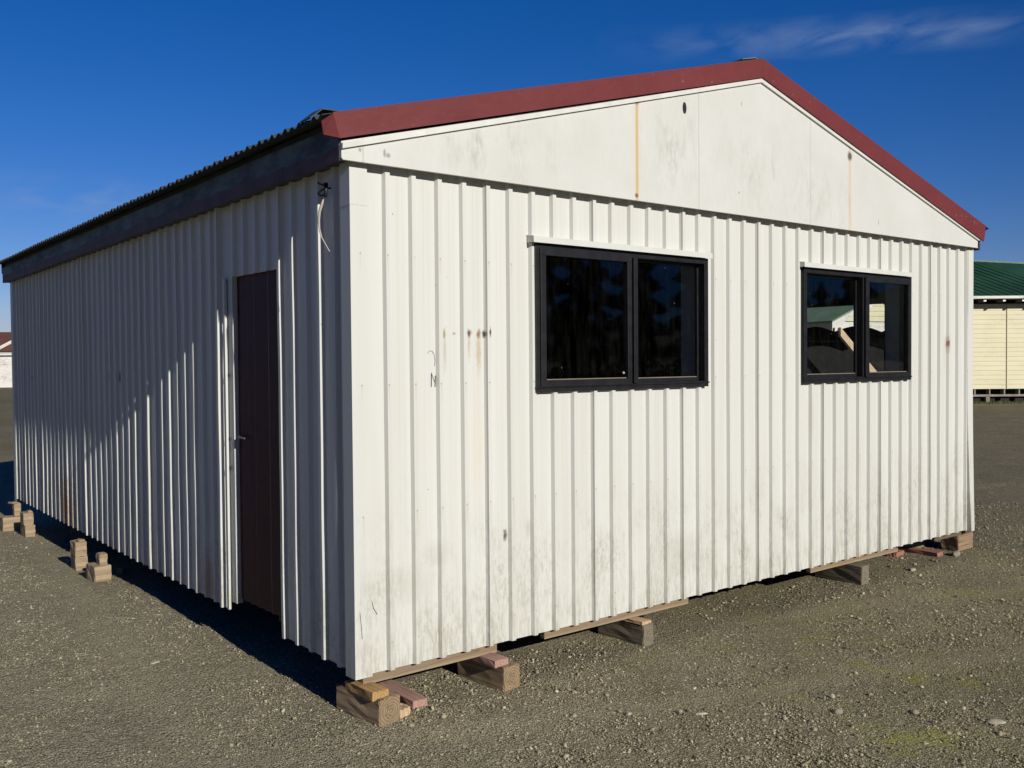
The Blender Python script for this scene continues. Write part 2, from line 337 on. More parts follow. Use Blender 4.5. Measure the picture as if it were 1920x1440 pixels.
# ------------------------------------------------------------------ mesh helpers
def wloc(o):
    v = Vector((0, 0, 0))
    while o is not None: v += o.location; o = o.parent
    return v
def link(name, me, mat, parent=None):
    co = np.empty(len(me.vertices) * 3); me.vertices.foreach_get('co', co); co = co.reshape(-1, 3)
    lo, hi = co.min(0), co.max(0); c = np.array([(lo[0] + hi[0]) / 2, (lo[1] + hi[1]) / 2, lo[2]])
    me.vertices.foreach_set('co', (co - c).ravel())
    o = bpy.data.objects.new(name, me); COL.objects.link(o)
    for q in (mat if isinstance(mat, (list, tuple)) else [mat]): me.materials.append(q)
    o.location = Vector(c) - (wloc(parent) if parent else Vector((0, 0, 0)))
    if parent: o.parent = parent
    me.update()
    return o
def obj(name, bm, mat, parent=None, bevel=0, smooth=False):
    bmesh.ops.recalc_face_normals(bm, faces=bm.faces)
    if bevel: bmesh.ops.bevel(bm, geom=list(bm.edges), offset=bevel, segments=2, affect='EDGES', profile=.6)
    me = bpy.data.meshes.new(name); bm.to_mesh(me); bm.free()
    if smooth: me.polygons.foreach_set('use_smooth', [True] * len(me.polygons))
    return link(name, me, mat, parent)
def empty(name, loc):
    o = bpy.data.objects.new(name, None); o.empty_display_size = .2; o.location = loc; COL.objects.link(o); return o
def tag(o, label=None, cat=None, group=None, kind=None):
    for k, v in (('label', label), ('category', cat), ('group', group), ('kind', kind)):
        if v: o[k] = v
    return o
def box(bm, x0, x1, y0, y1, z0, z1, mat=None, T=None):
    vs = [bm.verts.new((x, y, z)) for z in (z0, z1) for y in (y0, y1) for x in (x0, x1)]
    if T is not None:
        for v in vs: v.co = T @ v.co
    for f in ((0, 2, 3, 1), (4, 5, 7, 6), (0, 1, 5, 4), (2, 6, 7, 3), (0, 4, 6, 2), (1, 3, 7, 5)): bm.faces.new([vs[i] for i in f])
    return vs
def bbox(*a, **k):
    bm = bmesh.new(); box(bm, *a, **k); return bm
def prism(bm, pts, d):
    """closed polygon (list of Vectors) extruded by the vector d"""
    d = Vector(d); a = [bm.verts.new(p) for p in pts]; c = [bm.verts.new(Vector(p) + d) for p in pts]
    bm.faces.new(a); bm.faces.new(c[::-1]); k = len(a)
    for i in range(k): bm.faces.new((a[i], a[(i + 1) % k], c[(i + 1) % k], c[i]))
def tube(bm, pts, r, seg=8):
    pts = [Vector(p) for p in pts]; rings = []
    for i, p in enumerate(pts):
        t = (pts[min(i + 1, len(pts) - 1)] - pts[max(i - 1, 0)]).normalized()
        a = t.orthogonal().normalized()
        if rings:
            a = (pa - t * pa.dot(t)).normalized()
        pa = a; b2 = t.cross(a); rr = r[i] if isinstance(r, (list, tuple)) else r
        rings.append([bm.verts.new(p + (a * math.cos(2 * pi * k / seg) + b2 * math.sin(2 * pi * k / seg)) * rr) for k in range(seg)])
    for q in range(len(rings) - 1):
        for k in range(seg): bm.faces.new((rings[q][k], rings[q][(k + 1) % seg], rings[q + 1][(k + 1) % seg], rings[q + 1][k]))
    bm.faces.new(rings[0][::-1]); bm.faces.new(rings[-1])

# ------------------------------------------------------------------ ribbed sheet with openings
RIB_H, RIB_DX, RIB_TOP = .026, .0115, .031
def profile(start_list, s0, s1, wave=.0, lap_every=5, gap=None):
    """list of (s, depth): depth 0 at the rib tops, .025 in the pans"""
    pts = [(s0, RIB_H)]
    for i, a in enumerate(start_list):
        off = random.uniform(-wave, wave)
        if gap and i in gap: off = gap[i]
        a0 = a; b0 = a + RIB_DX; b1 = b0 + RIB_TOP; a1 = b1 + RIB_DX
        h = RIB_H + off * .4
        lap = (i + 1) % lap_every == 0
        if lap: pts += [(a0, h), (a0 + .0062, h * .45 + off * .55), (a0 + .0066, h * .45 + off * .55 + .009), (b0 - .0006, off + .008), (b0, off - .0022),
                        (b1, off - .0022), (a1, RIB_H + off * .4)]
        else: pts += [(a0, h), (b0, off - (.0022 if lap else 0)), (b1, off - (.0022 if lap else 0)), (a1, RIB_H + off * .4)]
        if lap: pts += [(a1 + .010, RIB_H + off * .4 - .0025), (a1 + .0105, RIB_H + off * .4)]
        else: pts += [(a1 + .012, RIB_H - .0014), (a1 + .016, RIB_H)]
        for q in (.052, .060, .086, .094):
            pts.append((a1 + q, RIB_H + off * .3 - (.0016 if q in (.052, .086) else 0)))
    pts = [p for p in pts if s0 <= p[0] < s1] + [(s1, RIB_H)]
    return pts
def sheet(name, prof, place, zb, zt, holes, mat, parent, nz=14, wob=.0006, zbf=None):
    ss = [p[0] for p in prof]
    for h in holes:
        for e in (h[0], h[1]):
            if ss[0] < e < ss[-1]:
                d = float(np.interp(e, ss, [p[1] for p in prof])); prof = sorted(prof + [(e, d)]); ss = [p[0] for p in prof]
    zs = list(np.linspace(zb, zt, nz))
    for h in holes: zs += [h[2], h[3]]
    zs = sorted(set(round(v, 4) for v in zs if zb <= v <= zt))
    bm = bmesh.new(); V = {}
    ph = [random.uniform(0, 6.28) for _ in prof]
    def vert(i, j):
        if (i, j) not in V:
            s, d = prof[i]; z = zs[j]
            dz = wob * (math.sin(z * 3.1 + s * 2.3) + .8 * math.sin(z * 6.7 + s * 5.1 + 1.3))
            zz = z
            if j == 0 and zbf: zz = zbf(s)
            V[(i, j)] = bm.verts.new(place(s, d + dz, zz))
        return V[(i, j)]
    for i in range(len(prof) - 1):
        sm = (prof[i][0] + prof[i + 1][0]) / 2
        if prof[i + 1][0] - prof[i][0] < 1e-6: continue
        for j in range(len(zs) - 1):
            zm = (zs[j] + zs[j + 1]) / 2
            if any(h[0] < sm < h[1] and h[2] < zm < h[3] for h in holes): continue
            bm.faces.new((vert(i, j), vert(i + 1, j), vert(i + 1, j + 1), vert(i, j + 1)))
    return obj(name, bm, mat, parent)

# ------------------------------------------------------------------ ground
W, L = 7.59, 9.22
def gh(x, y):
    x = np.asarray(x, float); y = np.asarray(y, float)
    g = .055 * np.exp(-((y - 3.6) / 2.6) ** 2 - ((x + .2) / 1.3) ** 2)
    g = g + .05 / (1 + np.exp(-(x - 6.3) * 2.2)) * np.exp(-((y - .2) / 2.5) ** 2 - ((x - 7.5) / 2.2) ** 2)
    g = g + .006 * np.sin(x * 2.3 + 1) * np.sin(y * 1.9) + .004 * np.sin(x * 5.1 + y * 3.3)
    return g
def ghs(x, y): return float(gh(x, y))
def ground():
    far = [12, 14, 17, 21, 26, 33, 45, 60, 85, 120, 180, 300, 600, 1200, 2500]
    xs = np.array([-f for f in far[::-1]] + list(np.arange(-8, 12.01, .1)) + [f + 4 for f in far])
    ys = np.array([-f for f in far[::-1]] + list(np.arange(-8, 14.01, .1)) + [f + 6 for f in far])
    X, Y = np.meshgrid(xs, ys, indexing='ij'); Z = gh(X, Y)
    near = ((X > -8) & (X < 12) & (Y > -8) & (Y < 14))
    Z = Z + np.where(near, rng.normal(0, .0035, X.shape), 0)
    Z = Z + np.where(np.hypot(X, Y) > 40, 0, 0)
    v = np.stack([X, Y, Z], -1).reshape(-1, 3); ny = len(ys)
    i, j = np.meshgrid(np.arange(len(xs) - 1), np.arange(ny - 1), indexing='ij'); a = (i * ny + j).ravel()
    f = np.stack([a, a + ny, a + ny + 1, a + 1], -1)
    me = bpy.data.meshes.new('gravel_yard'); me.vertices.add(len(v)); me.vertices.foreach_set('co', v.ravel())
    me.loops.add(f.size); me.loops.foreach_set('vertex_index', f.ravel()); me.polygons.add(len(f)); me.polygons.foreach_set('loop_start', np.arange(0, f.size, 4))
    me.update(calc_edges=True); me.polygons.foreach_set('use_smooth', [True] * len(f))
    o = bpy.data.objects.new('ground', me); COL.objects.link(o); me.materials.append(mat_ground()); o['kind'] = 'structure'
    return o
ground()

def gravel():
    ico = bmesh.new(); bmesh.ops.create_icosphere(ico, subdivisions=1, radius=1)
    bv = np.array([v.co[:] for v in ico.verts]); bf = np.array([[v.index for v in f.verts] for f in ico.faces]); ico.free()
    N = 260000
    # spread over the visible wedge, thinning with distance from the camera
    ang = rng.uniform(math.radians(4), math.radians(72), N); rad = 3.2 + 12.5 * rng.random(N) ** 1.6
    x = CAM.x + rad * np.sin(ang); y = CAM.y + rad * np.cos(ang)
    keep = ~((x > .12) & (x < W - .1) & (y > .45) & (y < L)) & ~((y > 3) & (x > 0))
    clump = np.sin(x * 1.7 + y * .6) + np.sin(y * 2.1 - x * .8 + 1.3) + np.sin(x * 4.3 - y * 3.9)
    keep &= rng.random(N) < np.clip(.62 + .26 * clump, .10, 1)
    for mx_, my_, mr_ in ((2.55, -1.9, .34), (2.2, -2.25, .3), (3.2, -1.9, .3), (2.35, -1.45, .13), (3.25, -1.35, .17)):
        keep &= (rng.random(N) < .25) | (np.hypot(x - mx_, (y - my_) * 1.3) > mr_)
    for sx_, sy_, of_, wd_ in ((.33, .944, 1.15, .17), (.33, .944, -.35, .17), (1, -.12, -.95, .2), (1, -.12, -2.3, .2)):
        keep &= (rng.random(N) < .22) | (np.abs(x * sx_ + y * sy_ - of_ - .08 * np.sin(x * 3 + y * 2)) > wd_)
    x, y, rad = x[keep], y[keep], rad[keep]; n = len(x)
    s = (.0026 + .0042 * rng.random(n) ** 2.2 + .010 * rng.random(n) ** 22) * (1 + .03 * rad) * np.where(x < .2, .78, 1.0)
    th = rng.uniform(0, 2 * pi, n); sx = s * rng.uniform(.8, 1.5, n); sy = s * rng.uniform(.7, 1.1, n); sz = s * rng.uniform(.45, .85, n)
    P = bv[None] * (1 + rng.normal(0, .16, (n, 12, 1)))
    px = P[..., 0] * sx[:, None]; py = P[..., 1] * sy[:, None]; pz = P[..., 2] * sz[:, None]
    tl = rng.normal(0, .35, n)[:, None]; pz2 = pz + px * tl
    c, q = np.cos(th)[:, None], np.sin(th)[:, None]
    v = np.stack([x[:, None] + px * c - py * q, y[:, None] + px * q + py * c, (gh(x, y) + sz * .35)[:, None] + pz2], -1).reshape(-1, 3)
    f = (bf[None] + (np.arange(n) * 12)[:, None, None]).reshape(-1, 3)
    me = bpy.data.meshes.new('gravel'); me.vertices.add(len(v)); me.vertices.foreach_set('co', v.ravel().astype(np.float32))
    me.loops.add(f.size); me.loops.foreach_set('vertex_index', f.ravel().astype(np.int32)); me.polygons.add(len(f)); me.polygons.foreach_set('loop_start', np.arange(0, f.size, 3))
    me.update(calc_edges=True)
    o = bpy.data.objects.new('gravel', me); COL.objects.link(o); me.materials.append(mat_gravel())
    tag(o, 'loose grey brown gravel strewn over the yard round the shed', 'gravel', kind='stuff')
gravel()

# loose stones that stand out
def stone(x, y, sx, sy, sz, rz, label, col):
    bm = bmesh.new(); bmesh.ops.create_icosphere(bm, subdivisions=3, radius=1)
    a = [random.uniform(0, 6) for _ in range(6)]
    for v in bm.verts:
        c = v.co; k = 1 + .10 * math.sin(3 * c.x + a[0]) * math.sin(2.6 * c.y + a[1]) + .07 * math.sin(5 * c.z + a[2] + 2 * c.x)
        c *= k; X, Y = c.x * sx, c.y * sy
        v.co = (x + X * math.cos(rz) - Y * math.sin(rz), y + X * math.sin(rz) + Y * math.cos(rz), ghs(x, y) + sz * .55 + c.z * sz)
    tag(obj('stone', bm, simple('stone_grey', col, .9, var=.3, sc=30, bump=.3, bsc=90), None, smooth=True), label, 'stone', 'loose stones on the gravel')
stone(2.87, -2.40, .055, .036, .012, -.75, 'large flat pale grey stone at the right edge of the gravel foreground', (.40, .355, .275))
stone(1.597, -1.105, .014, .014, .014, 0, 'small round pebble casting a long shadow on the gravel', (.33, .30, .23))
stone(1.675, -1.204, .038, .010, .008, -.55, 'thin pale stone chip lying right of the round pebble', (.42, .375, .29))
stone(1.34, -.93, .022, .014, .010, .2, 'low pale stone half sunk in gravel left of the round pebble', (.33, .31, .25))
stone(2.52, -1.55, .026, .018, .014, .3, 'pale tan stone on the mossy gravel, farther of the pair', (.40, .37, .30))
stone(2.32, -1.72, .030, .02, .02, -.3, 'dull grey stone among dark gravel beside the moss patch', (.24, .215, .165))
stone(2.66, -2.02, .03, .022, .014, .1, 'brown grey stone between the moss patch and large flat stone', (.27, .22, .17))
stone(-.572, 1.838, .045, .02, .008, .4, 'flat tan stone in the open gravel left of the shed', (.40, .35, .27))
stone(6.25, -.05, .05, .03, .018, .3, 'pale stone on the gravel in front of the reddish planks', (.36, .34, .29))
stone(7.2, -.02, .07, .04, .03, .3, 'grey stone lying against the big brown corner block', (.27, .245, .19))

# ------------------------------------------------------------------ the shed
shed = empty('shed', (W / 2, L / 2, 0))
tag(shed, 'white ribbed metal shed with red barge boards, raised on timber blocks', 'shed')
ZB, ZP, ZTOP = .268, 3.30, 3.44
APEX = 4.447
def slope(x):  # underside of the barge board
    return 3.425 + (APEX - 3.425) * (1 - abs(x - W / 2) / (W / 2))
# openings: (s0, s1, z0, z1)
WIN = [(1.40, 3.185, 1.925, 2.935), (4.475, 6.285, 1.92, 2.94)]
front_starts = [.0355 + .19 * k + random.uniform(-.004, .004) for k in range(1, 40)]
sheet('wall', profile(front_starts, .09, 7.50, .0012), lambda s, d, z: (s, d, z), ZB, ZTOP,
      [(w[0] + .012, w[1] - .012, w[2] + .02, w[3] - .01) for w in WIN], MC, shed, nz=16)
DY0, DY1, DJ, DZ = 1.05, 1.80, 1.905, 2.768
left_starts = [.1892 + .19 * k for k in range(0, 5)] + [1.15, 1.34, 1.53, 1.72] + [1.985 + .1865 * k for k in range(0, 39) if 1.985 + .1865 * k < 9.08]
gap = {9: -.016, 3: .0005, 1: -.0055, 2: .0030, 0: .0010, 4: -.001, 11: .003, 14: .0045, 18: -.006, 24: .004, 29: -.005}
def lzb(s): return .285 + .0075 * s
sheet('wall', profile(left_starts, .085, 9.14, .0042, 5, gap), lambda s, d, z: (d, s, z), ZB + .03, ZTOP - .04,
      [(1.0, DJ, 0, DZ)], MC, shed, nz=22, wob=.0011, zbf=lzb)
OP = (.95, 2.75, .36, 2.77)    # doorway in the far side wall, seen through the second window
sheet('wall', profile([.1 + .19 * k for k in range(47)], .09, 9.14, .002), lambda s, d, z: (W - d, s, z), ZB, ZTOP - .04, [OP], MC, shed, nz=4)
sheet('wall', profile([.1 + .19 * k for k in range(39)], .09, 7.50, .002), lambda s, d, z: (s, L - d, z), ZB, ZTOP, [], MC, shed, nz=4)
# corner flashings: folded angles, a little proud; the upper length laps the lower
def flash(cx, cy, sx, sy, zsplit, flare=0):
    bm = bmesh.new()
    for k, (z0, z1, e) in enumerate(((ZB - .006, zsplit, 0), (zsplit - .02, ZTOP - .03, .0015))):
        o = -.004 - e; w = .112
        nseg = 10 if (flare and k == 0) else 1
        for q in range(nseg):
            za = z0 + (z1 - z0) * q / nseg; zc = z0 + (z1 - z0) * (q + 1) / nseg
            def fl(z): return flare * max(0, 1 - (z - ZB) / 1.5) ** 1.5
            pa = []
            for z in (za, zc):
                f = fl(z)
                pts = [(w, o + .0018), (w, o - f * .9), (o, o - f * .5), (o, w), (o + .0018, w), (o + .0018, o + .0018 - f * .5)]
                pa.append([(cx + sx * px, cy + sy * py, z) for px, py in pts])
            va = [bm.verts.new(p) for p in pa[0]]; vb = [bm.verts.new(p) for p in pa[1]]
            for i in range(6): bm.faces.new((va[i], va[(i + 1) % 6], vb[(i + 1) % 6], vb[i]))
            if q == 0: bm.faces.new(va[::-1])
            if q == nseg - 1: bm.faces.new(vb)
    bmesh.ops.remove_doubles(bm, verts=bm.verts, dist=1e-5)
    return obj('corner_flashing', bm, MC, shed)
flash(0, 0, 1, 1, 3.08); flash(W, 0, -1, 1, 2.62, .05); flash(0, L, 1, -1, 2.4); flash(W, L, -1, -1, 2.4)

# inner lining, ceiling and floor (keep the room dark)
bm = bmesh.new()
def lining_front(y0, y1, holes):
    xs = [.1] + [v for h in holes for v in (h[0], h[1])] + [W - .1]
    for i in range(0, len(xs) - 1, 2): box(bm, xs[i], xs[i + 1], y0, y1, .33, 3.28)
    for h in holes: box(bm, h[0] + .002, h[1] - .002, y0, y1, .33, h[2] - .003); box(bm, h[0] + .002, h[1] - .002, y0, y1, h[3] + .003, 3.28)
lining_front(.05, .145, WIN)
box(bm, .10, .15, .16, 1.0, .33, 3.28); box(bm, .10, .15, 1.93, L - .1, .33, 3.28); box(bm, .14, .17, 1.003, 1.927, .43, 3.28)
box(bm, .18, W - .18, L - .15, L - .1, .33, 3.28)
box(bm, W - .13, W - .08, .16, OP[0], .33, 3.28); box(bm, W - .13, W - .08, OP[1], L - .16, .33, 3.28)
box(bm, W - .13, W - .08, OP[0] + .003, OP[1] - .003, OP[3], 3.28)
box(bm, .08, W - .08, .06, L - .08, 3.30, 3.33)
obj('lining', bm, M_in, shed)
obj('floor', bbox(.70, W - .06, .11, L - .06, .30, .327), M_joist, shed)
# bearers under the front edge and joists behind
for x0, x1, z0 in ((.08, 1.097, .198), (1.514, 3.018, .204), (4.673, 6.168, .205)):
    obj('bearer', bbox(x0, x1, .055, .10, z0, .298), M_bear, shed, .003)
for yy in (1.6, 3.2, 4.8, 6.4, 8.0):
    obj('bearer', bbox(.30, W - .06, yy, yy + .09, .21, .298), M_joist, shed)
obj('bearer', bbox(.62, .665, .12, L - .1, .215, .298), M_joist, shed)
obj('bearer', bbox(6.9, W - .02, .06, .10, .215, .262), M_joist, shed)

# gable panel, white batten and red barge boards
bm = bmesh.new()
prism(bm, [(-.086, -.062, ZP + .012), (-.076, -.062, ZP), (7.573, -.062, ZP + .012), (7.573, -.062, 3.40), (W / 2, -.062, APEX), (-.086, -.062, 3.405)], (0, .022, 0))
gp = obj('gable_panel', bm, MP, shed)
bm = bmesh.new()
for sgn, xe in ((-1, -.087), (1, 7.576)):
    ze = slope(xe) if sgn < 0 else slope(xe)
    prism(bm, [(xe, -.080, ze - .010), (xe, -.080, ze - .042), (W / 2, -.080, APEX - .034), (W / 2, -.080, APEX - .002)], (0, .0175, 0))
obj('trim', bm, M_trim, gp)
# small ventilation hole left by an old fitting
bm = bmesh.new()
ring = [(2.857 + .022 * math.cos(t), -.0635, 4.058 + .045 * math.sin(t)) for t in np.linspace(0, 2 * pi, 15)[:-1]]
prism(bm, ring, (0, .004, 0)); obj('hole', bm, M_black, gp)
def barge(sgn, yy, dirn):
    """one painted steel barge: vertical face, top flange over the roof and a folded end"""
    bm = bmesh.new(); t = .012
    if sgn < 0: top0, bot0, tip = (-.153, 3.546), (-.111, 3.411), (-.2, 3.505)
    else: top0, bot0, tip = (7.69, 3.548), (7.648, 3.385), (7.72, 3.50)
    if dirn < 0 and sgn < 0: top0, bot0, tip = (-.09, 3.50), (-.088, 3.36), (-.095, 3.46)
    ft = (top0, (3.79, 4.597)); fb = (bot0, (3.79, APEX + .001))
    prism(bm, [(ft[0][0], yy, ft[0][1]), (fb[0][0], yy, fb[0][1]), (fb[1][0], yy, fb[1][1]), (ft[1][0], yy, ft[1][1])], (0, t * dirn, 0))
    # folded end return
    prism(bm, [(ft[0][0], yy, ft[0][1] - .001), (tip[0], yy + .05 * dirn, tip[1]), (tip[0] + (.012 if sgn < 0 else -.012), yy + .05 * dirn, tip[1] - .075), (fb[0][0], yy, fb[0][1] + .001)], (0, t * dirn * .8, 0))
    # top flange
    prism(bm, [(ft[0][0], yy, ft[0][1]), (ft[1][0], yy, ft[1][1]), (ft[1][0], yy, ft[1][1] + .006), (ft[0][0], yy, ft[0][1] + .006)], (0, .17 * dirn, 0))
    return obj('barge_board', bm, MR, shed)
barge(-1, -.094, 1); barge(1, -.094, 1); barge(-1, L + .094, -1); barge(1, L + .094, -1)
# back gable
bm = bmesh.new()
prism(bm, [(-.08, L + .062, ZP - .06), (7.573, L + .062, ZP), (7.573, L + .062, 3.40), (W / 2, L + .062, APEX), (-.08, L + .062, 3.36)], (0, -.02, 0))
obj('gable_panel', bm, MP, shed)

# fascias
def fascia(x0, x1):
    bm = bmesh.new(); n = 24; Va = []
    for i in range(n + 1):
        y = -.038 + (L + .07) * i / n; dz = -.065 * i / n + random.uniform(-.0025, .0025)
        Va.append([bm.verts.new(p) for p in ((x0, y, 3.297 + dz), (x1, y, 3.297 + dz), (x1, y, 3.50 + dz), (x0, y, 3.50 + dz))])
    for i in range(n):
        for k in range(4): bm.faces.new((Va[i][k], Va[i][(k + 1) % 4], Va[i + 1][(k + 1) % 4], Va[i + 1][k]))
    bm.faces.new(Va[0]); bm.faces.new(Va[-1][::-1])
    return obj('fascia', bm, MF, shed)
fascia(-.089, -.062); fascia(W + .062, W + .089)
bm = bmesh.new(); prism(bm, [(-.061, -.035, 3.312), (.09, -.035, 3.312), (.09, -.035, 3.33), (-.061, -.035, 3.33)], (0, L + .06, -.065)); obj('soffit', bm, M_under, shed); bm = bmesh.new()
prism(bm, [(W + .06, -.035, 3.312), (W - .09, -.035, 3.312), (W - .09, -.035, 3.33), (W + .06, -.035, 3.33)], (0, L + .06, 0))
obj('soffit', bm, M_under, shed)

# corrugated roof, both slopes in one corrugation running from eave to ridge
def roof_slope(sgn):
    bm = bmesh.new(); ny = 9 * 8
    ys = np.arange(-.075, L + .10, .0116)
    rows = []
    cols = ((-.215, 0), (1.8, 0), (3.79, 0))
    for k, (xx, _) in enumerate(cols):
        zz = 3.525 + (4.60 - 3.525) * (xx + .215) / 4.005; row = []
        for y in ys:
            ph = (y + .02) / .0925; a = .019 if int(math.floor(ph)) % 2 == 0 else .013
            h = a * (.5 - .5 * math.cos(2 * pi * ph)) * 1.6
            sag = -.065 * (y / L) * (1 - k / 2) + .003 * math.sin(y * 2.1) * (k == 0)
            row.append(bm.verts.new((xx if sgn < 0 else W - xx, y, zz + h - .012 + sag)))
        rows.append(row)
    for k in range(2):
        for i in range(len(ys) - 1): bm.faces.new((rows[k][i], rows[k][i + 1], rows[k + 1][i + 1], rows[k + 1][i]))
    ob = obj('roof', bm, M_roof, shed)
    md = ob.modifiers.new('thick', 'SOLIDIFY'); md.thickness = .003; md.offset = 0
    return ob
r1 = roof_slope(-1); roof_slope(1)
# eave closure so the dark underside reads, ridge capping and the lifted corner flashing
bm = bmesh.new(); prism(bm, [(-.060, -.03, 3.335), (-.060, -.03, 3.548), (.4, -.03, 3.672), (.4, -.03, 3.335)], (0, L + .05, -.062)); obj('eave_closure', bm, M_under, shed)
bm = bmesh.new(); prism(bm, [(3.62, -.02, 4.588), (3.79, -.02, 4.632), (3.96, -.02, 4.588), (3.96, -.02, 4.582), (3.79, -.02, 4.625), (3.62, -.02, 4.582)], (0, L, 0)); obj('ridge_cap', bm, simple('ridge_green', (.14, .19, .14), .6, var=.3), shed)
bm = bmesh.new(); prism(bm, [(-.238, .02, 3.532), (-.158, .02, 3.598), (-.075, -.02, 3.588), (-.075, -.02, 3.582), (-.158, .02, 3.590), (-.234, .02, 3.524)], (0, .13, 0)); obj('flashing', bm, M_under, shed)

# ------------------------------------------------------------------ windows
def window(w, left_sash):
    x0, x1, z0, z1 = w; xm = (x0 + x1) / 2 + (.04 if left_sash else .055)
    bm = bmesh.new(); t = .045
    y0, y1 = -.016, .085
    box(bm, x0, x1, y0, y1, z0, z0 + t); box(bm, x0, x1, y0, y1, z1 - t, z1)
    box(bm, x0, x0 + t, y0, y1, z0 + t, z1 - t); box(bm, x1 - t, x1, y0, y1, z0 + t, z1 - t)
    # drip lip along the bottom of the frame
    box(bm, x0 - .004, x1 + .004, -.024, y0, z0 + .028, z0 + .040)
    fr = obj('window', bm, M_alu, shed, .002)
    bm = bmesh.new(); box(bm, xm - .030, xm + .030, -.018, .07, z0 + t, z1 - t); box(bm, xm - .012, xm + .030, -.040, -.018, z0 + t + .0, z1 - t)
    obj('mullion', bm, M_alu, fr, .002)
    def leaf(a, b, sash):
        s = .036; za, zb2 = z0 + t, z1 - t
        if sash:
            bm = bmesh.new(); ya, yb = -.030, .015
            box(bm, a - .012, b + .008, ya, yb, za - .012, za + s); box(bm, a - .012, b + .008, ya, yb, zb2 - s, zb2 + .012)
            box(bm, a - .012, a + s, ya, yb, za + s, zb2 - s); box(bm, b - s, b + .008, ya, yb, za + s, zb2 - s)
            obj('sash', bm, M_alu, fr, .003)
            yg = -.004
        else:
            bm = bmesh.new(); s = .018; ya, yb = .045, .07
            box(bm, a, b, ya, yb, za, za + s + .012); box(bm, a, b, ya, yb, zb2 - s, zb2)
            box(bm, a, a + s, ya, yb, za + s + .012, zb2 - s); box(bm, b - s, b, ya, yb, za + s + .012, zb2 - s)
            obj('glazing_bead', bm, M_alu, fr, .002)
            yg = .058
        obj('pane', bbox(a + s - .006, b - s + .006, yg, yg + .0045, za + s - .006, zb2 - s + .006), MG, fr)
        # dried putty / dust line along the sill of each pane
        zl = za + s + (.012 if not sash else 0)
        obj('dust_line', bbox(a + s, b - s, yg - .006, yg - .0005, zl, zl + .006), simple('sill_dust', (.22, .18, .13), .9), fr)
    leaf(x0 + t, xm - .030, left_sash); leaf(xm + .030, x1 - t, not left_sash)
    # painted reveal boards inside
    bm = bmesh.new(); d = .25
    box(bm, x0 + .004, x0 + .02, .087, d, z0 + .004, z1 - .004); box(bm, x1 - .02, x1 - .004, .087, d, z0 + .004, z1 - .004)
    box(bm, x0 + .021, x1 - .021, .087, d, z1 - .018, z1 - .004); box(bm, x0 + .021, x1 - .021, .087, d, z0 + .004, z0 + .018)
    obj('reveal', bm, M_rev, fr)
    # white head flashing
    bm = bmesh.new(); xa, xb = x0 - .045, x1 + .012
    prism(bm, [(xa, .024, z1 + .052), (xa, -.050, z1 + .040), (xa, -.052, z1 - .002), (xa, -.049, z1 - .002), (xa, -.047, z1 + .037), (xa, .024, z1 + .048)], (xb - xa, 0, 0))
    box(bm, xa + .001, xa + .003, -.047, .02, z1 + .0, z1 + .044)
    obj('head_flashing', bm, MC, fr)
    return fr
w1 = window(WIN[0], True); w2 = window(WIN[1], False)
tag(w1, 'dark window nearer the corner with plain black reflections'); tag(w2, 'dark window through which a green roofed house shows')
# small latch knob on the first sash
bm = bmesh.new(); bmesh.ops.create_uvsphere(bm, u_segments=10, v_segments=6, radius=.010, matrix=Matrix.Translation((2.235, -.012, 2.045))); obj('knob', bm, M_cable, w1)

# ------------------------------------------------------------------ door
bm = bmesh.new(); ys = np.linspace(DY0 - .02, DY1 + .005, 64); za, zc = .392, DZ + .03
va = []
for y in ys:
    ph = ((y - DY0) % .118) / .118; d = .024 * (min(1, ph / .78) if ph < .78 else (1 - (ph - .78) / .22))
    va.append((bm.verts.new((.072 - d, y, za)), bm.verts.new((.072 - d, y, zc))))
for i in range(len(va) - 1): bm.faces.new((va[i][0], va[i + 1][0], va[i + 1][1], va[i][1]))
box(bm, .0725, .105, DY0 - .02, DY1 + .005, za, zc)
door = obj('door', bm, M_door, shed)
bm = bmesh.new(); tube(bm, [(.068, DY1 - .075, 1.60), (.022, DY1 - .075, 1.60)], .011); tube(bm, [(.022, DY1 - .075, 1.60), (.019, DY1 - .19, 1.597)], [.010, .008]); tube(bm, [(.068, DY1 - .075, 1.60), (.058, DY1 - .075, 1.60)], .028, 14)
obj('handle', bm, M_steel, door)
bm = bmesh.new(); tube(bm, [(.068, DY1 - .06, 1.80), (.056, DY1 - .06, 1.80)], .022, 14); obj('lock', bm, M_black, door)
bm = bmesh.new()
box(bm, .022, .071, DY1 + .006, DJ - .004, .36, DZ + .02)          # wide jamb board
box(bm, -.006, .012, DJ - .02, DJ + .018, .305, DZ - .006)         # folded edge of the cladding
obj('door_jamb', bm, MC, shed, .0015)
bm = bmesh.new(); box(bm, .032, .069, DY0 - .05, DJ, DZ + .0065, DZ + .0195); obj('door_head', bm, MC, shed)
for z, y in ((2.05, DJ - .03), (1.36, DJ - .035), (1.58, DJ - .02)):
    bm = bmesh.new(); prism(bm, [(.010, y - .02, z), (.010, y + .02, z + .02), (.010, y + .022, z + .005), (.010, y - .01, z - .018)], (.003, 0, 0)); obj('hinge_scar', bm, M_black, door)

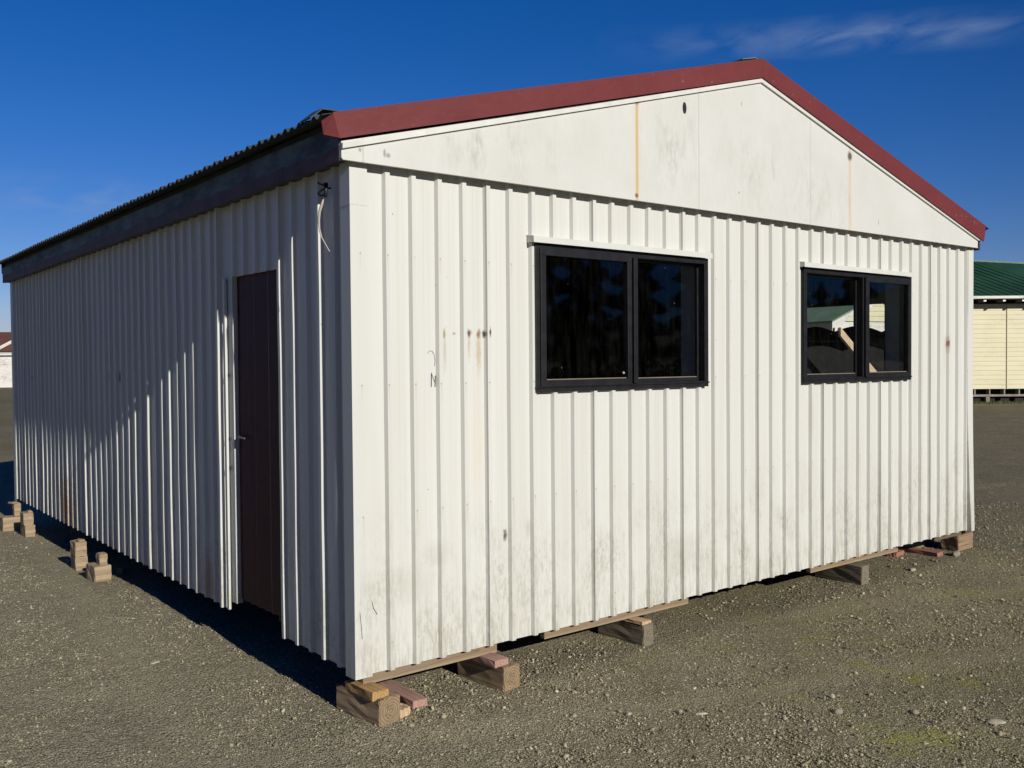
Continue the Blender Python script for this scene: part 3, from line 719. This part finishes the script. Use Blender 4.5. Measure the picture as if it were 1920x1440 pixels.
# old cable hook with a dangling cable by the corner
bm = bmesh.new()
tube(bm, [(.03, .235, 3.19), (-.03, .235, 3.185), (-.055, .255, 3.17), (-.06, .28, 3.155), (-.04, .30, 3.15), (-.03, .275, 3.145), (-.035, .245, 3.15)], .006)
tube(bm, [(-.03, .235, 3.215), (-.035, .232, 3.13)], [.014, .011]); tube(bm, [(-.035, .24, 3.20), (-.06, .275, 3.215), (-.055, .285, 3.225)], .005)
hk = obj('cable_hook', bm, M_black, shed, smooth=True)
bm = bmesh.new(); pts = [(-.038, .25, 3.125), (-.045, .262, 3.09), (-.05, .283, 3.05), (-.05, .295, 2.995), (-.048, .29, 2.94), (-.045, .268, 2.89), (-.04, .235, 2.85), (-.035, .19, 2.80)]
tube(bm, pts, [.003, .009, .009, .007, .0055, .0045, .004, .003]); obj('cable', bm, M_cable, hk, smooth=True)

# marker scribbles on the front wall (thin strokes of ink lying on a pan)
bm = bmesh.new()
def stroke(pts, r=.0028):
    tube(bm, [(x, .0242, z) for x, z in pts], r, 5)
stroke([(.572, 1.98), (.574, 2.06)], .0026); stroke([(.574, 2.07), (.588, 2.03), (.598, 2.01)], .0018); stroke([(.60, 1.98), (.603, 2.05)], .0026)
stroke([(.545, 2.19), (.56, 2.205), (.58, 2.205), (.595, 2.185), (.602, 2.15), (.597, 2.11)], .0012)
obj('pen_mark', bm, M_ink, shed)
for pts in (((.03, .66), (.038, .58), (.044, .50)), ((.125, .72), (.14, .66), (.165, .62))):
    bm = bmesh.new(); tube(bm, [(x, -.0055 if x < .11 else .0235, z) for x, z in pts], .0016, 5)
    obj('scratch', bm, M_ink, shed)

# ------------------------------------------------------------------ timber blocks, packers and planks
def timber(name, cx, cy, z0, wx, ly, h, rz, mat, label, cat, group=None, bevel=.004, rough=.0022, tilt=0, tiltx=0):
    """sawn piece: wx wide (x), ly long (y), front bottom centre at cx, cy"""
    bm = bmesh.new()
    nx, ny, nz = 3, 6, 3
    bmesh.ops.create_cube(bm, size=1)
    bmesh.ops.scale(bm, vec=(wx, ly, h), verts=bm.verts)
    bmesh.ops.translate(bm, vec=(0, ly / 2, h / 2), verts=bm.verts)
    bmesh.ops.bevel(bm, geom=list(bm.edges), offset=bevel, segments=2, affect='EDGES')
    bmesh.ops.subdivide_edges(bm, edges=[e for e in bm.edges if e.calc_length() > .05], cuts=3, use_grid_fill=True)
    for v in bm.verts: v.co += Vector((random.gauss(0, rough), random.gauss(0, rough), random.gauss(0, rough) * .6))
    bmesh.ops.recalc_face_normals(bm, faces=bm.faces)
    me = bpy.data.meshes.new(name); bm.to_mesh(me); bm.free(); me.materials.append(mat)
    o = bpy.data.objects.new(name, me); COL.objects.link(o); o.location = (cx, cy, z0); o.rotation_euler = (tiltx, tilt, rz)
    return tag(o, label, cat, group)
G1 = 'timber blocks holding up the front of the shed'
timber('timber_block', .150, -.135, ghs(.1, 0) - .012, .160, .42, .168, .14, M_blk, 'weathered square block with bold end rings under the near corner', 'timber block', G1, .006)
timber('timber_block', 1.077, -.127, ghs(1, 0) - .010, .150, .45, .168, .10, M_blk, 'brown square block with end rings, second from the near corner, pink packer on top', 'timber block', G1, .006)
timber('timber_block', 2.467, -.032, ghs(2.4, 0) - .008, .125, .46, .165, .07, M_blkg, 'dull grey block under the middle bearer with thin pale packer on top', 'timber block', G1, .006)
timber('timber_block', 5.425, -.035, ghs(5.4, 0) - .006, .135, .5, .18, .02, M_blkg, 'olive grey block under the right hand bearer without any packer', 'timber block', G1, .006)
timber('timber_block', 7.535, .04, ghs(7.5, .1) - .012, .35, .19, .178, .01, M_blkb, 'big brown block with two dark knots under the far right', 'timber block', G1, .006)
G2 = 'packers between blocks and shed'
timber('packer', .10, -.115, .156, .115, .30, .052, .05, M_or, 'short orange timber packer on the near corner block', 'packer', G2, .002)
timber('packer', 1.012, -.105, .160, .11, .34, .044, .03, M_pk, 'pink topped packer on the ringed block second from the corner', 'packer', G2, .002)
timber('packer', 2.452, -.028, .160, .11, .3, .022, .06, M_pale, 'thin pale packer on the dull grey middle block', 'packer', G2, .002)
timber('packer', 7.53, .085, .213, .16, .1, .05, .0, M_blkb, 'short brown packer on the big knotted block at the far right corner', 'packer', G2, .002)
G3 = 'offcuts lying beside the blocks'
timber('plank', .372, -.12, .048, .105, .50, .044, -.02, M_pk, 'pink timber plank with pale sawn end beside the near corner block', 'plank', G3, .002)
timber('wedge', .275, -.105, ghs(.27, -.05) - .002, .10, .12, .05, .25, M_pale, 'small splintered pale wedge under the pink plank by the corner block', 'wedge', None, .003, .004)
g5 = ghs(7.0, .1)
timber('plank', 7.045, .075, g5 - .004, .115, .62, .048, .02, M_ptop, 'long reddish plank lying on gravel left of the knotted corner block', 'plank', G3, .002)
timber('plank', 6.79, .38, ghs(6.8, .4) - .004, .20, .10, .05, .12, M_ptop, 'short reddish offcut at the right end of the tan bearer', 'plank', G3, .002)
timber('plank', 7.30, .42, ghs(7.3, .5) - .004, .6, .09, .09, .0, M_blkg, 'grey length of timber in the shade behind the knotted block', 'plank', G3, .002)
# stacks along the long wall
G4 = 'stacked blocks along the shaded long wall'
def stk(x0, x1, y, z0, h, d, label, mat=M_stk, rz=0, cat='timber block', name='timber_block', tilt=0):
    return timber(name, (x0 + x1) / 2, y, z0, x1 - x0, d, h, rz, mat, label, cat, G4, .005, .0025, tilt)
z = 0.0
stk(-.215, -.055, 4.66, ghs(-.1, 4.7) - .05, .195, .24, 'nearest low block by the shaded long wall, with a small offcut on top', rz=.06)
stk(-.150, -.075, 4.72, .150, .15, .12, 'small upright offcut standing on the nearest low block by the long wall', name='offcut', cat='offcut')
stk(-.190, -.070, 5.44, ghs(-.1, 5.4) - .03, .165, .2, 'bottom block of the tall two block stack, second along the long wall', rz=-.03)
stk(-.187, -.072, 5.45, ghs(-.1, 5.4) + .136, .15, .19, 'upper block of the tall two block stack, second along the long wall', rz=.02)
stk(-.150, -.085, 5.46, ghs(-.1, 5.4) + .287, .018, .1, 'thin slip of wood on top of the second stack along the long wall', name='packer', cat='packer')
stk(-.135, -.020, 7.98, -.012, .165, .22, 'bottom block of the third stack along the long wall, two high', rz=.04)
stk(-.148, -.036, 7.99, .154, .15, .2, 'upper block of the third stack along the long wall, two high', rz=.0)
stk(-.095, -.045, 8.0, .305, .022, .1, 'thin packer chip on top of the third stack along the long wall', name='packer', cat='packer')
stk(-.255, -.015, 8.66, -.012, .185, .22, 'wide block in the farthest pile by the back corner', rz=.02)
stk(-.105, -.025, 8.74, .174, .16, .1, 'upright offcut standing on the wide block at the farthest pile', name='offcut', cat='offcut')
stk(-.140, -.030, 8.73, .335, .02, .1, 'splintered packer chip on the upright offcut at the farthest pile', name='packer', cat='packer', rz=.3, tilt=.1)
stk(-.47, -.345, 8.95, -.012, .13, .3, 'lone block cut by the left edge of the photo beyond the stacks', rz=.3)
stk(.12, .19, 4.95, ghs(.15, 5) - .01, .07, .08, 'small pale offcut lying in the dark shadow behind the nearest block', name='offcut', cat='offcut', rz=.5)

# ------------------------------------------------------------------ weatherboard houses
M_cream = None
def mat_boards(name, a, c, stain=(.45, .42, .33), k=.35):
    m, n, b = material(name); p = n.pos()
    col = n.mix(n.rng(n.noise(n.scale(p, (.6, .6, 3)), 1, 5, .6), .3, .7), a, c)
    st = n.m('MULTIPLY', n.rng(n.noise(n.scale(p, (.8, .8, 1.2)), 1, 4, .6), .48, .66), n.rng(n.noise(n.scale(p, (6, 6, 14)), 1, 4, .7), .42, .62))
    col = n.mix(n.m('MULTIPLY', st, k), col, stain)
    n.link(col, b.inputs['Base Color']); b.inputs['Roughness'].default_value = .6; b.inputs['Specular IOR Level'].default_value = .25
    return m
M_cream = mat_boards('cream_weatherboard', (.73, .68, .475), (.67, .625, .42))
M_white = mat_boards('white_weatherboard', (.80, .79, .74), (.72, .70, .64), (.33, .29, .24), .75)
M_green = simple('green_roof_paint', (.017, .062, .034), .6, var=.25, sc=.7, spec=.3)
M_green2 = simple('faded_green_roof', (.20, .28, .16), .6, var=.2, sc=1.5, spec=.3)
M_brownroof = simple('brown_roof_paint', (.13, .052, .036), .7, var=.2, sc=1)
M_eave = simple('eave_dark', (.10, .10, .095), .8, var=.2)
M_grey = simple('grey_timber', (.26, .23, .20), .9, var=.25, sc=3)
M_lamp = simple('white_eave_block', (.85, .84, .8), .5, var=.05)
M_dark = simple('under_house_dark', (.02, .02, .022), .9)

def vec(o, a, b, u, v, z): return Vector((o.x, o.y, 0)) + a * u + b * v + Vector((0, 0, z))
def boards(bm, o, a, b, u0, u1, z0, z1, pitch, lap=.022):
    """lapped weatherboards on the face v=0 (outside is -b)"""
    z = z0
    while z < z1 - .01:
        ze = min(z + pitch, z1)
        prism(bm, [vec(o, a, b, u0, -lap, z), vec(o, a, b, u0, -.004, ze), vec(o, a, b, u0, .05, ze), vec(o, a, b, u0, .05, z)], a * (u1 - u0))
        z += pitch
def obox(bm, o, a, b, u0, u1, v0, v1, z0, z1):
    prism(bm, [vec(o, a, b, u0, v0, z0), vec(o, a, b, u1, v0, z0), vec(o, a, b, u1, v1, z0), vec(o, a, b, u0, v1, z0)], (0, 0, z1 - z0))

# --- cream house at the right, its long wall parallel to the picture
def cream_house():
    O = Vector((41.81, 16.35, 0)); a, b = RH, FH       # u = 0 where the shed corner cuts it off
    h = empty('house', vec(O, a, b, 2, 4, 0)); u0, u1, dep = -7.0, 11.5, 8.0
    tag(h, 'cream weatherboard house with dark green roof on timber piles behind the shed, right edge', 'house')
    bm = bmesh.new(); boards(bm, O, a, b, u0, u1, .66, 4.62, .2155); obox(bm, O, a, b, u0, u1, .06, dep, .66, 4.62); obj('wall', bm, M_cream, h)
    bm = bmesh.new(); obox(bm, O, a, b, 1.585, 1.60, -.05, -.024, .68, 4.6); obj('downpipe', bm, simple('pipe_cream', (.42, .38, .26), .5), h)
    # hipped roof with standing ribs
    ev = .75; ze, zr = 4.92, 7.05; rv = 4.2; ul, ur = u0 + 3.5, 1.75
    e = [vec(O, a, b, u0 - ev, -ev, ze), vec(O, a, b, u1 + ev, -ev, ze), vec(O, a, b, u1 + ev, dep + ev, ze), vec(O, a, b, u0 - ev, dep + ev, ze)]
    r = [vec(O, a, b, ul, rv, zr), vec(O, a, b, ur, rv, zr)]
    r2 = vec(O, a, b, u1 - 2.5, rv, zr - .42)
    bm = bmesh.new(); v = [bm.verts.new(p) for p in e + r + [r2]]
    for f in ((0, 1, 6, 5, 4), (1, 2, 6), (2, 3, 4, 5, 6), (3, 0, 4), (0, 3, 2, 1)): bm.faces.new([v[i] for i in f])
    bmesh.ops.triangulate(bm, faces=[f for f in bm.faces if len(f.verts) > 4])
    rf = obj('roof', bm, M_green, h)
    bm = bmesh.new()
    for i in range(46):
        u = u0 - .4 + i * .42; p0 = vec(O, a, b, u, -ev, ze + .012); uu = min(max(u - 2.2, ul), u1 - 2.5)
        top = vec(O, a, b, uu, rv - .12, (zr - .03) if uu < ur else zr - .42 * (uu - ur) / (u1 - 2.5 - ur) - .03)
        tube(bm, [p0, top], .016, 4)
    obj('roof_rib', bm, M_green, rf)
    bm = bmesh.new(); tube(bm, [r[0] + Vector((0, 0, .02)), r[1] + Vector((0, 0, .02))], .05, 6); tube(bm, [r[1] + Vector((0, 0, .02)), r2 + Vector((0, 0, .02))], .05, 6); obj('ridge_cap', bm, simple('ridge_pale_green', (.16, .26, .17), .6), rf)
    bm = bmesh.new(); obox(bm, O, a, b, u0 - ev, u1 + ev, -ev - .10, -ev - .004, ze - .10, ze + .02); obj('gutter', bm, M_white, h)
    bm = bmesh.new(); obox(bm, O, a, b, u0 - ev, u1 + ev, -ev, -.03, 4.80, 4.815); obj('soffit', bm, M_eave, h)
    for i in range(21):
        u = u0 + i * .885 + .1; bm = bmesh.new(); obox(bm, O, a, b, u, u + .05, -ev + .02, -.02, 4.67, 4.795); obj('rafter', bm, M_eave, h)
        if i in (8, 9, 10): bm = bmesh.new(); obox(bm, O, a, b, u - .03, u + .09, -ev - .0, -ev + .018, 4.69, 4.76); obj('rafter_end', bm, M_lamp, h)
    bm = bmesh.new(); obox(bm, O, a, b, u0, u1, 0, .06, .30, .40); obj('bearer', bm, M_grey, h)
    for i in range(27):
        u = u0 + .2 + i * .69; bm = bmesh.new(); obox(bm, O, a, b, u, u + .06, .0, .3, .402, .655); obj('joist', bm, M_grey, h)
    for i in range(8):
        u = u0 + .55 + i * 2.37; bm = bmesh.new(); obox(bm, O, a, b, u, u + .17, .02, .18, -.02, .298); obj('pile', bm, M_grey, h)
    bm = bmesh.new(); obox(bm, O, a, b, u0, u1, .9, 1.0, 0, .65); obj('under_house_shade_sheet', bm, M_dark, h)  # near-black sheet added to stand in for the shade under the house
    # rough grass along the foot of the house
    bm = bmesh.new()
    for i in range(2600):
        p = vec(O, a, b, random.uniform(u0, u1), random.gauss(-.45, .25), 0); t = random.uniform(.05, .15); d = Vector((random.uniform(-1, 1), random.uniform(-1, 1), 0)) * .04; w = Vector((random.uniform(-1, 1), random.uniform(-1, 1), 0)).normalized() * .018
        q = [bm.verts.new(p - w), bm.verts.new(p + w), bm.verts.new(p + d + Vector((0, 0, t)))]; bm.faces.new(q)
    tag(obj('grass', bm, simple('verge_grass', (.10, .12, .03), .9, var=.4, sc=3)), 'rough green grass along the foot of the cream house', 'grass', kind='stuff')
cream_house()

# --- porch house seen through the second window and the open doorway
def porch_house():
    P = Vector((22.44, 10.79, 0)) - RH * .36; ph = .44
    a = (RH * math.cos(ph) + FH * math.sin(ph)).normalized(); b = (-RH * math.sin(ph) + FH * math.cos(ph)).normalized()
    h = empty('house', vec(P, a, b, 3, 4, 0)); wd, dp = 3.7, 9.0; ap = wd / 2
    tag(h, 'green roofed house with cream gable and arched white porch, seen through window', 'house')
    zb = 3.22; rise = .46
    bm = bmesh.new(); z = zb + .02
    while z < zb + rise * ap:
        k = (z - zb) / rise; boards(bm, P, a, b, max(k, 0), wd - max(k, 0), z, z + .155, .155)
        z += .155
    obj('gable', bm, M_cream, h)
    bm = bmesh.new(); n = 24
    pts = [vec(P, a, b, 0, -.03, zb)]
    arc = [vec(P, a, b, u, -.03, 2.93 + .17 * math.sin(pi * (u % 1.85) / 1.85)) for u in np.linspace(0, wd, 65)]
    for i in range(64):
        prism(bm, [arc[i], arc[i + 1], vec(P, a, b, wd * (i + 1) / 64, -.03, zb), vec(P, a, b, wd * i / 64, -.03, zb)], b * .04)
    obj('arch_board', bm, M_white, h)
    bm = bmesh.new(); arc = [vec(P, a, b, -.03, v, 2.93 + .17 * math.sin(pi * (v % 1.6) / 1.6)) for v in np.linspace(0.05, 4.85, 49)]
    for i in range(48):
        v0, v1 = .05 + 4.8 * i / 48, .05 + 4.8 * (i + 1) / 48
        prism(bm, [arc[i], arc[i + 1], vec(P, a, b, -.03, v1, zb), vec(P, a, b, -.03, v0, zb)], a * .04)
    obj('arch_board', bm, M_white, h)
    for s in (1, -1):
        bm = bmesh.new(); x0 = -.55 if s > 0 else wd + .45
        prism(bm, [vec(P, a, b, x0, -.5, zb + rise * -.45 - .02), vec(P, a, b, ap, -.5, zb + rise * ap - .02), vec(P, a, b, ap, -.5, zb + rise * ap + .16), vec(P, a, b, x0, -.5, zb + rise * -.45 + .16)], b * .03); obj('barge_board', bm, M_white, h)
        bm = bmesh.new(); prism(bm, [vec(P, a, b, x0, -.5, zb - .207 + .17), vec(P, a, b, ap, -.5, zb + rise * ap + .17), vec(P, a, b, ap, -.5, zb + rise * ap + .21), vec(P, a, b, x0, -.5, zb - .207 + .21)], b * (dp + .5)); obj('roof', bm, M_green2, h)
    for u, v in ((wd - .1, 0),):
        bm = bmesh.new(); obox(bm, P, a, b, u, u + .1, v + .01, v + .11, 0, zb); obj('post', bm, M_white if (u, v) != (0, 4.8) else M_grey, h)
    bm = bmesh.new(); obox(bm, P, a, b, .06, wd, 1.3, dp, -.05, zb); obj('wall', bm, simple('porch_shade_wall', (.005, .005, .0045), .9, var=.6, sc=3), h)  # near-black colour stands in for the shade under the porch
    bm = bmesh.new(); obox(bm, P, a, b, .05, wd - .12, .12, 1.29, .45, .52); obj('floor', bm, M_joist, h)
    bm = bmesh.new(); prism(bm, [vec(P, a, b, .12, -.04, 3.05), vec(P, a, b, 1.75, -.04, 1.55), vec(P, a, b, 1.75, -.04, 1.30), vec(P, a, b, .12, -.04, 2.80)], -b * .1); obj('brace', bm, simple('pale_brace', (.62, .47, .32), .8, var=.15), h)
porch_house()

# --- white house with brown roof far behind on the left
def white_house():
    O = Vector((16.4, 93.85, 0)); a, b = RH, FH
    h = empty('house', vec(O, a, b, -4, 4, 0)); tag(h, 'distant white weatherboard house with brown roof at the left edge', 'house')
    bm = bmesh.new(); boards(bm, O, a, b, -9, 6, .05, 3.05, .24, .03); obox(bm, O, a, b, -9, 6, .06, 7, .05, 3.05); obj('wall', bm, M_white, h)
    bm = bmesh.new(); obox(bm, O, a, b, -9.4, 6.4, -.35, -.03, 3.08, 3.22); obox(bm, O, a, b, -9.4, 6.4, -.42, -.352, 3.34, 3.48); obj('fascia', bm, M_white, h)
    bm = bmesh.new(); prism(bm, [vec(O, a, b, -9.5, -.5, 3.49), vec(O, a, b, -9.5, 3.6, 5.35), vec(O, a, b, -9.5, 7.7, 3.49)], a * 16); obj('roof', bm, M_brownroof, h)
    bm = bmesh.new(); prism(bm, [vec(O, a, b, -1.5, -.9, 3.42), vec(O, a, b, 1.7, -.9, 5.05), vec(O, a, b, 1.7, -.9, 4.72), vec(O, a, b, -.9, -.9, 3.42)], b * .08)
    prism(bm, [vec(O, a, b, 1.7, -.9, 5.05), vec(O, a, b, 4.9, -.9, 3.42), vec(O, a, b, 4.3, -.9, 3.42), vec(O, a, b, 1.7, -.9, 4.72)], b * .08); obj('barge_board', bm, M_white, h)
    bm = bmesh.new(); prism(bm, [vec(O, a, b, -.9, -.8, 3.45), vec(O, a, b, 1.7, -.8, 4.76), vec(O, a, b, 4.3, -.8, 3.45)], b * 3.5); obj('dormer', bm, M_brownroof, h)
white_house()

# ------------------------------------------------------------------ trees and hill behind the camera (they show in the glass)
def conifer_parts():
    tr = bmesh.new(); tube(tr, [(0, 0, -.1), (.05, 0, .35), (0, .04, .7), (0, 0, 1.0)], [.026, .019, .011, .003], 7)
    cr = bmesh.new()
    for i in range(6500):
        t = random.random() ** .8; zz = .12 + .88 * t; rad = (.30 * (1 - t) ** .75 + .02) * random.uniform(.35, 1.1) * (.6 + .4 * math.sin(zz * 43))
        an = random.uniform(0, 2 * pi); c = Vector((math.cos(an) * rad, math.sin(an) * rad, zz - .25 * rad)); s = random.uniform(.005, .017)
        d = Vector((math.cos(an), math.sin(an), -.35)).normalized(); w = d.orthogonal().normalized(); w.rotate(Matrix.Rotation(random.uniform(0, 6.28), 3, d))
        q = [cr.verts.new(c - d * s * 1.5 - w * s * .3), cr.verts.new(c + d * s * 1.8), cr.verts.new(c - d * s * .6 + w * s)]; cr.faces.new(q)
    return tr, cr
t0 = empty('conifer_tree', (0, 0, 0)); tr, cr = conifer_parts()
M_leaf = simple('conifer_needles', (.035, .05, .022), .9, var=.5, sc=1.5); M_bark = simple('tree_bark', (.07, .05, .035), .95)
obj('trunk', tr, M_bark, t0); obj('crown', cr, M_leaf, t0)
kids = list(t0.children)
spots = [(33.5, -45, 11, 'leftmost'), (35.2, -42.5, 9.6, 'second'), (36.8, -41, 11.5, 'third'), (38.3, -40, 9.3, 'fourth'), (39.6, -39.4, 10.3, 'fifth'), (40.8, -37.5, 9.8, 'sixth'), (41.9, -37, 9.2, 'seventh'), (44.0, -35.0, 10.0, 'eighth'), (45.4, -34, 12, 'ninth'),
         (49.5, -30.6, 6.4, 'tenth'), (50.2, -29.8, 6.9, 'eleventh'), (50.9, -29.2, 6.2, 'twelfth'), (51.6, -28.6, 7.6, 'thirteenth'), (52.2, -28.3, 8.4, 'last')]
for i, (x, y, hgt, nm) in enumerate(spots):
    o = t0 if i == 0 else t0.copy()
    if i:
        COL.objects.link(o)
        for k in kids:
            c = k.copy(); COL.objects.link(c); c.parent = o
    o.location = (x, y, 0); o.scale = (hgt * .82, hgt * .82, hgt); o.rotation_euler = (0, 0, i * 1.7)
    tag(o, 'dark conifer mirrored in the shed windows, %s of the row counted along the yard edge' % nm, 'tree', 'conifers mirrored in the windows')
bm = bmesh.new(); n = 60; top = []; 
for i in range(n + 1):
    u = i / n; ang = math.radians(60 + 95 * u); d = 650
    x, y = d * math.sin(ang), d * math.cos(ang)
    hh = 44 * math.exp(-((math.degrees(ang) - 115) / 13) ** 2) + 14 + 5 * math.sin(u * 17) + 2 * math.sin(u * 47)
    top.append((Vector((x, y, -1)), Vector((x * 1.22, y * 1.22, hh * 1.2)), Vector((x * 1.6, y * 1.6, -1))))
vs = [[bm.verts.new(p) for p in t] for t in top]
for i in range(n):
    for k in range(2): bm.faces.new((vs[i][k], vs[i + 1][k], vs[i + 1][k + 1], vs[i][k + 1]))
tag(obj('hill', bm, simple('hill_bush', (.05, .07, .035), .95, var=.3, sc=.02)), kind='structure')

# ------------------------------------------------------------------ sky
w = bpy.data.worlds.new('World'); S.world = w; w.use_nodes = True
n = NT(w.node_tree); bg = w.node_tree.nodes['Background']
sk = n.n.new('ShaderNodeTexSky'); sk.sky_type = 'NISHITA'; sk.sun_disc = False
sk.sun_elevation = el; sk.sun_rotation = math.atan2(SUN.x, SUN.y); sk.altitude = 50; sk.air_density = 1.0; sk.dust_density = .05; sk.ozone_density = 4.0
gen = n.n.new('ShaderNodeTexCoord').outputs['Generated']; gx, gy, gz = n.xyz(gen)
az = n.m('ARCTAN2', gx, gy); ev = n.m('ARCSINE', gz)
cv = n.comb(n.m('MULTIPLY', az, 1), n.m('MULTIPLY', ev, 1), 0)
wisp = n.noise(n.scale(n.comb(n.m('ADD', az, n.m('MULTIPLY', ev, -.9)), ev, 0), (17, 46, 1)), 1, 6, .54, .5)
# high streak at the right, thin veil low at the left
cen = n.m('ADD', n.m('SUBTRACT', .354, n.m('MULTIPLY', az, .048)), n.m('MULTIPLY', n.m('SINE', n.m('MULTIPLY', az, 14)), .002))
band = n.rng(n.m('ABSOLUTE', n.m('SUBTRACT', ev, cen)), .021, .0)
along = n.m('MULTIPLY', n.rng(az, .76, 1.0), n.rng(az, 1.19, 1.10))
c1 = n.m('MULTIPLY', n.m('MULTIPLY', band, along), n.rng(wisp, .32, .78))
band2 = n.rng(n.m('ABSOLUTE', n.m('SUBTRACT', ev, .155)), .028, .0)
along2 = n.m('MULTIPLY', n.rng(az, .16, .22), n.rng(az, .36, .28))
c2 = n.m('MULTIPLY', n.m('MULTIPLY', band2, along2), n.rng(wisp, .36, .72, 0, .75))
cl = n.m('ADD', c1, c2, clamp=True)
hs = n.n.new('ShaderNodeHueSaturation'); n.link(sk.outputs[0], hs.inputs['Color']); hs.inputs['Saturation'].default_value = 1.35; hs.inputs['Value'].default_value = 1.0
skc = n.mix(1.0, hs.outputs[0], (.95, .905, 1.35), 'MULTIPLY')
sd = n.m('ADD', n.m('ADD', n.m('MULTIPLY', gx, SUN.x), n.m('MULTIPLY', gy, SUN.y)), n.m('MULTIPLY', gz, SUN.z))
dim = n.rng(sd, -.38, .40)                       # sky dimmed and tinted blue towards the sun, to cut fill in the shade
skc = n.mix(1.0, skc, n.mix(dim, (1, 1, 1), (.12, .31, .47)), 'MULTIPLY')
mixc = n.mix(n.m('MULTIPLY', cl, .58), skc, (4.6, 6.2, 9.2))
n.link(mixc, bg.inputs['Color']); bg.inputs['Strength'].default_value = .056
S.cycles.max_bounces = 8; S.cycles.transparent_max_bounces = 12; S.cycles.caustics_reflective = False; S.cycles.caustics_refractive = False
S.cycles.use_denoising = True
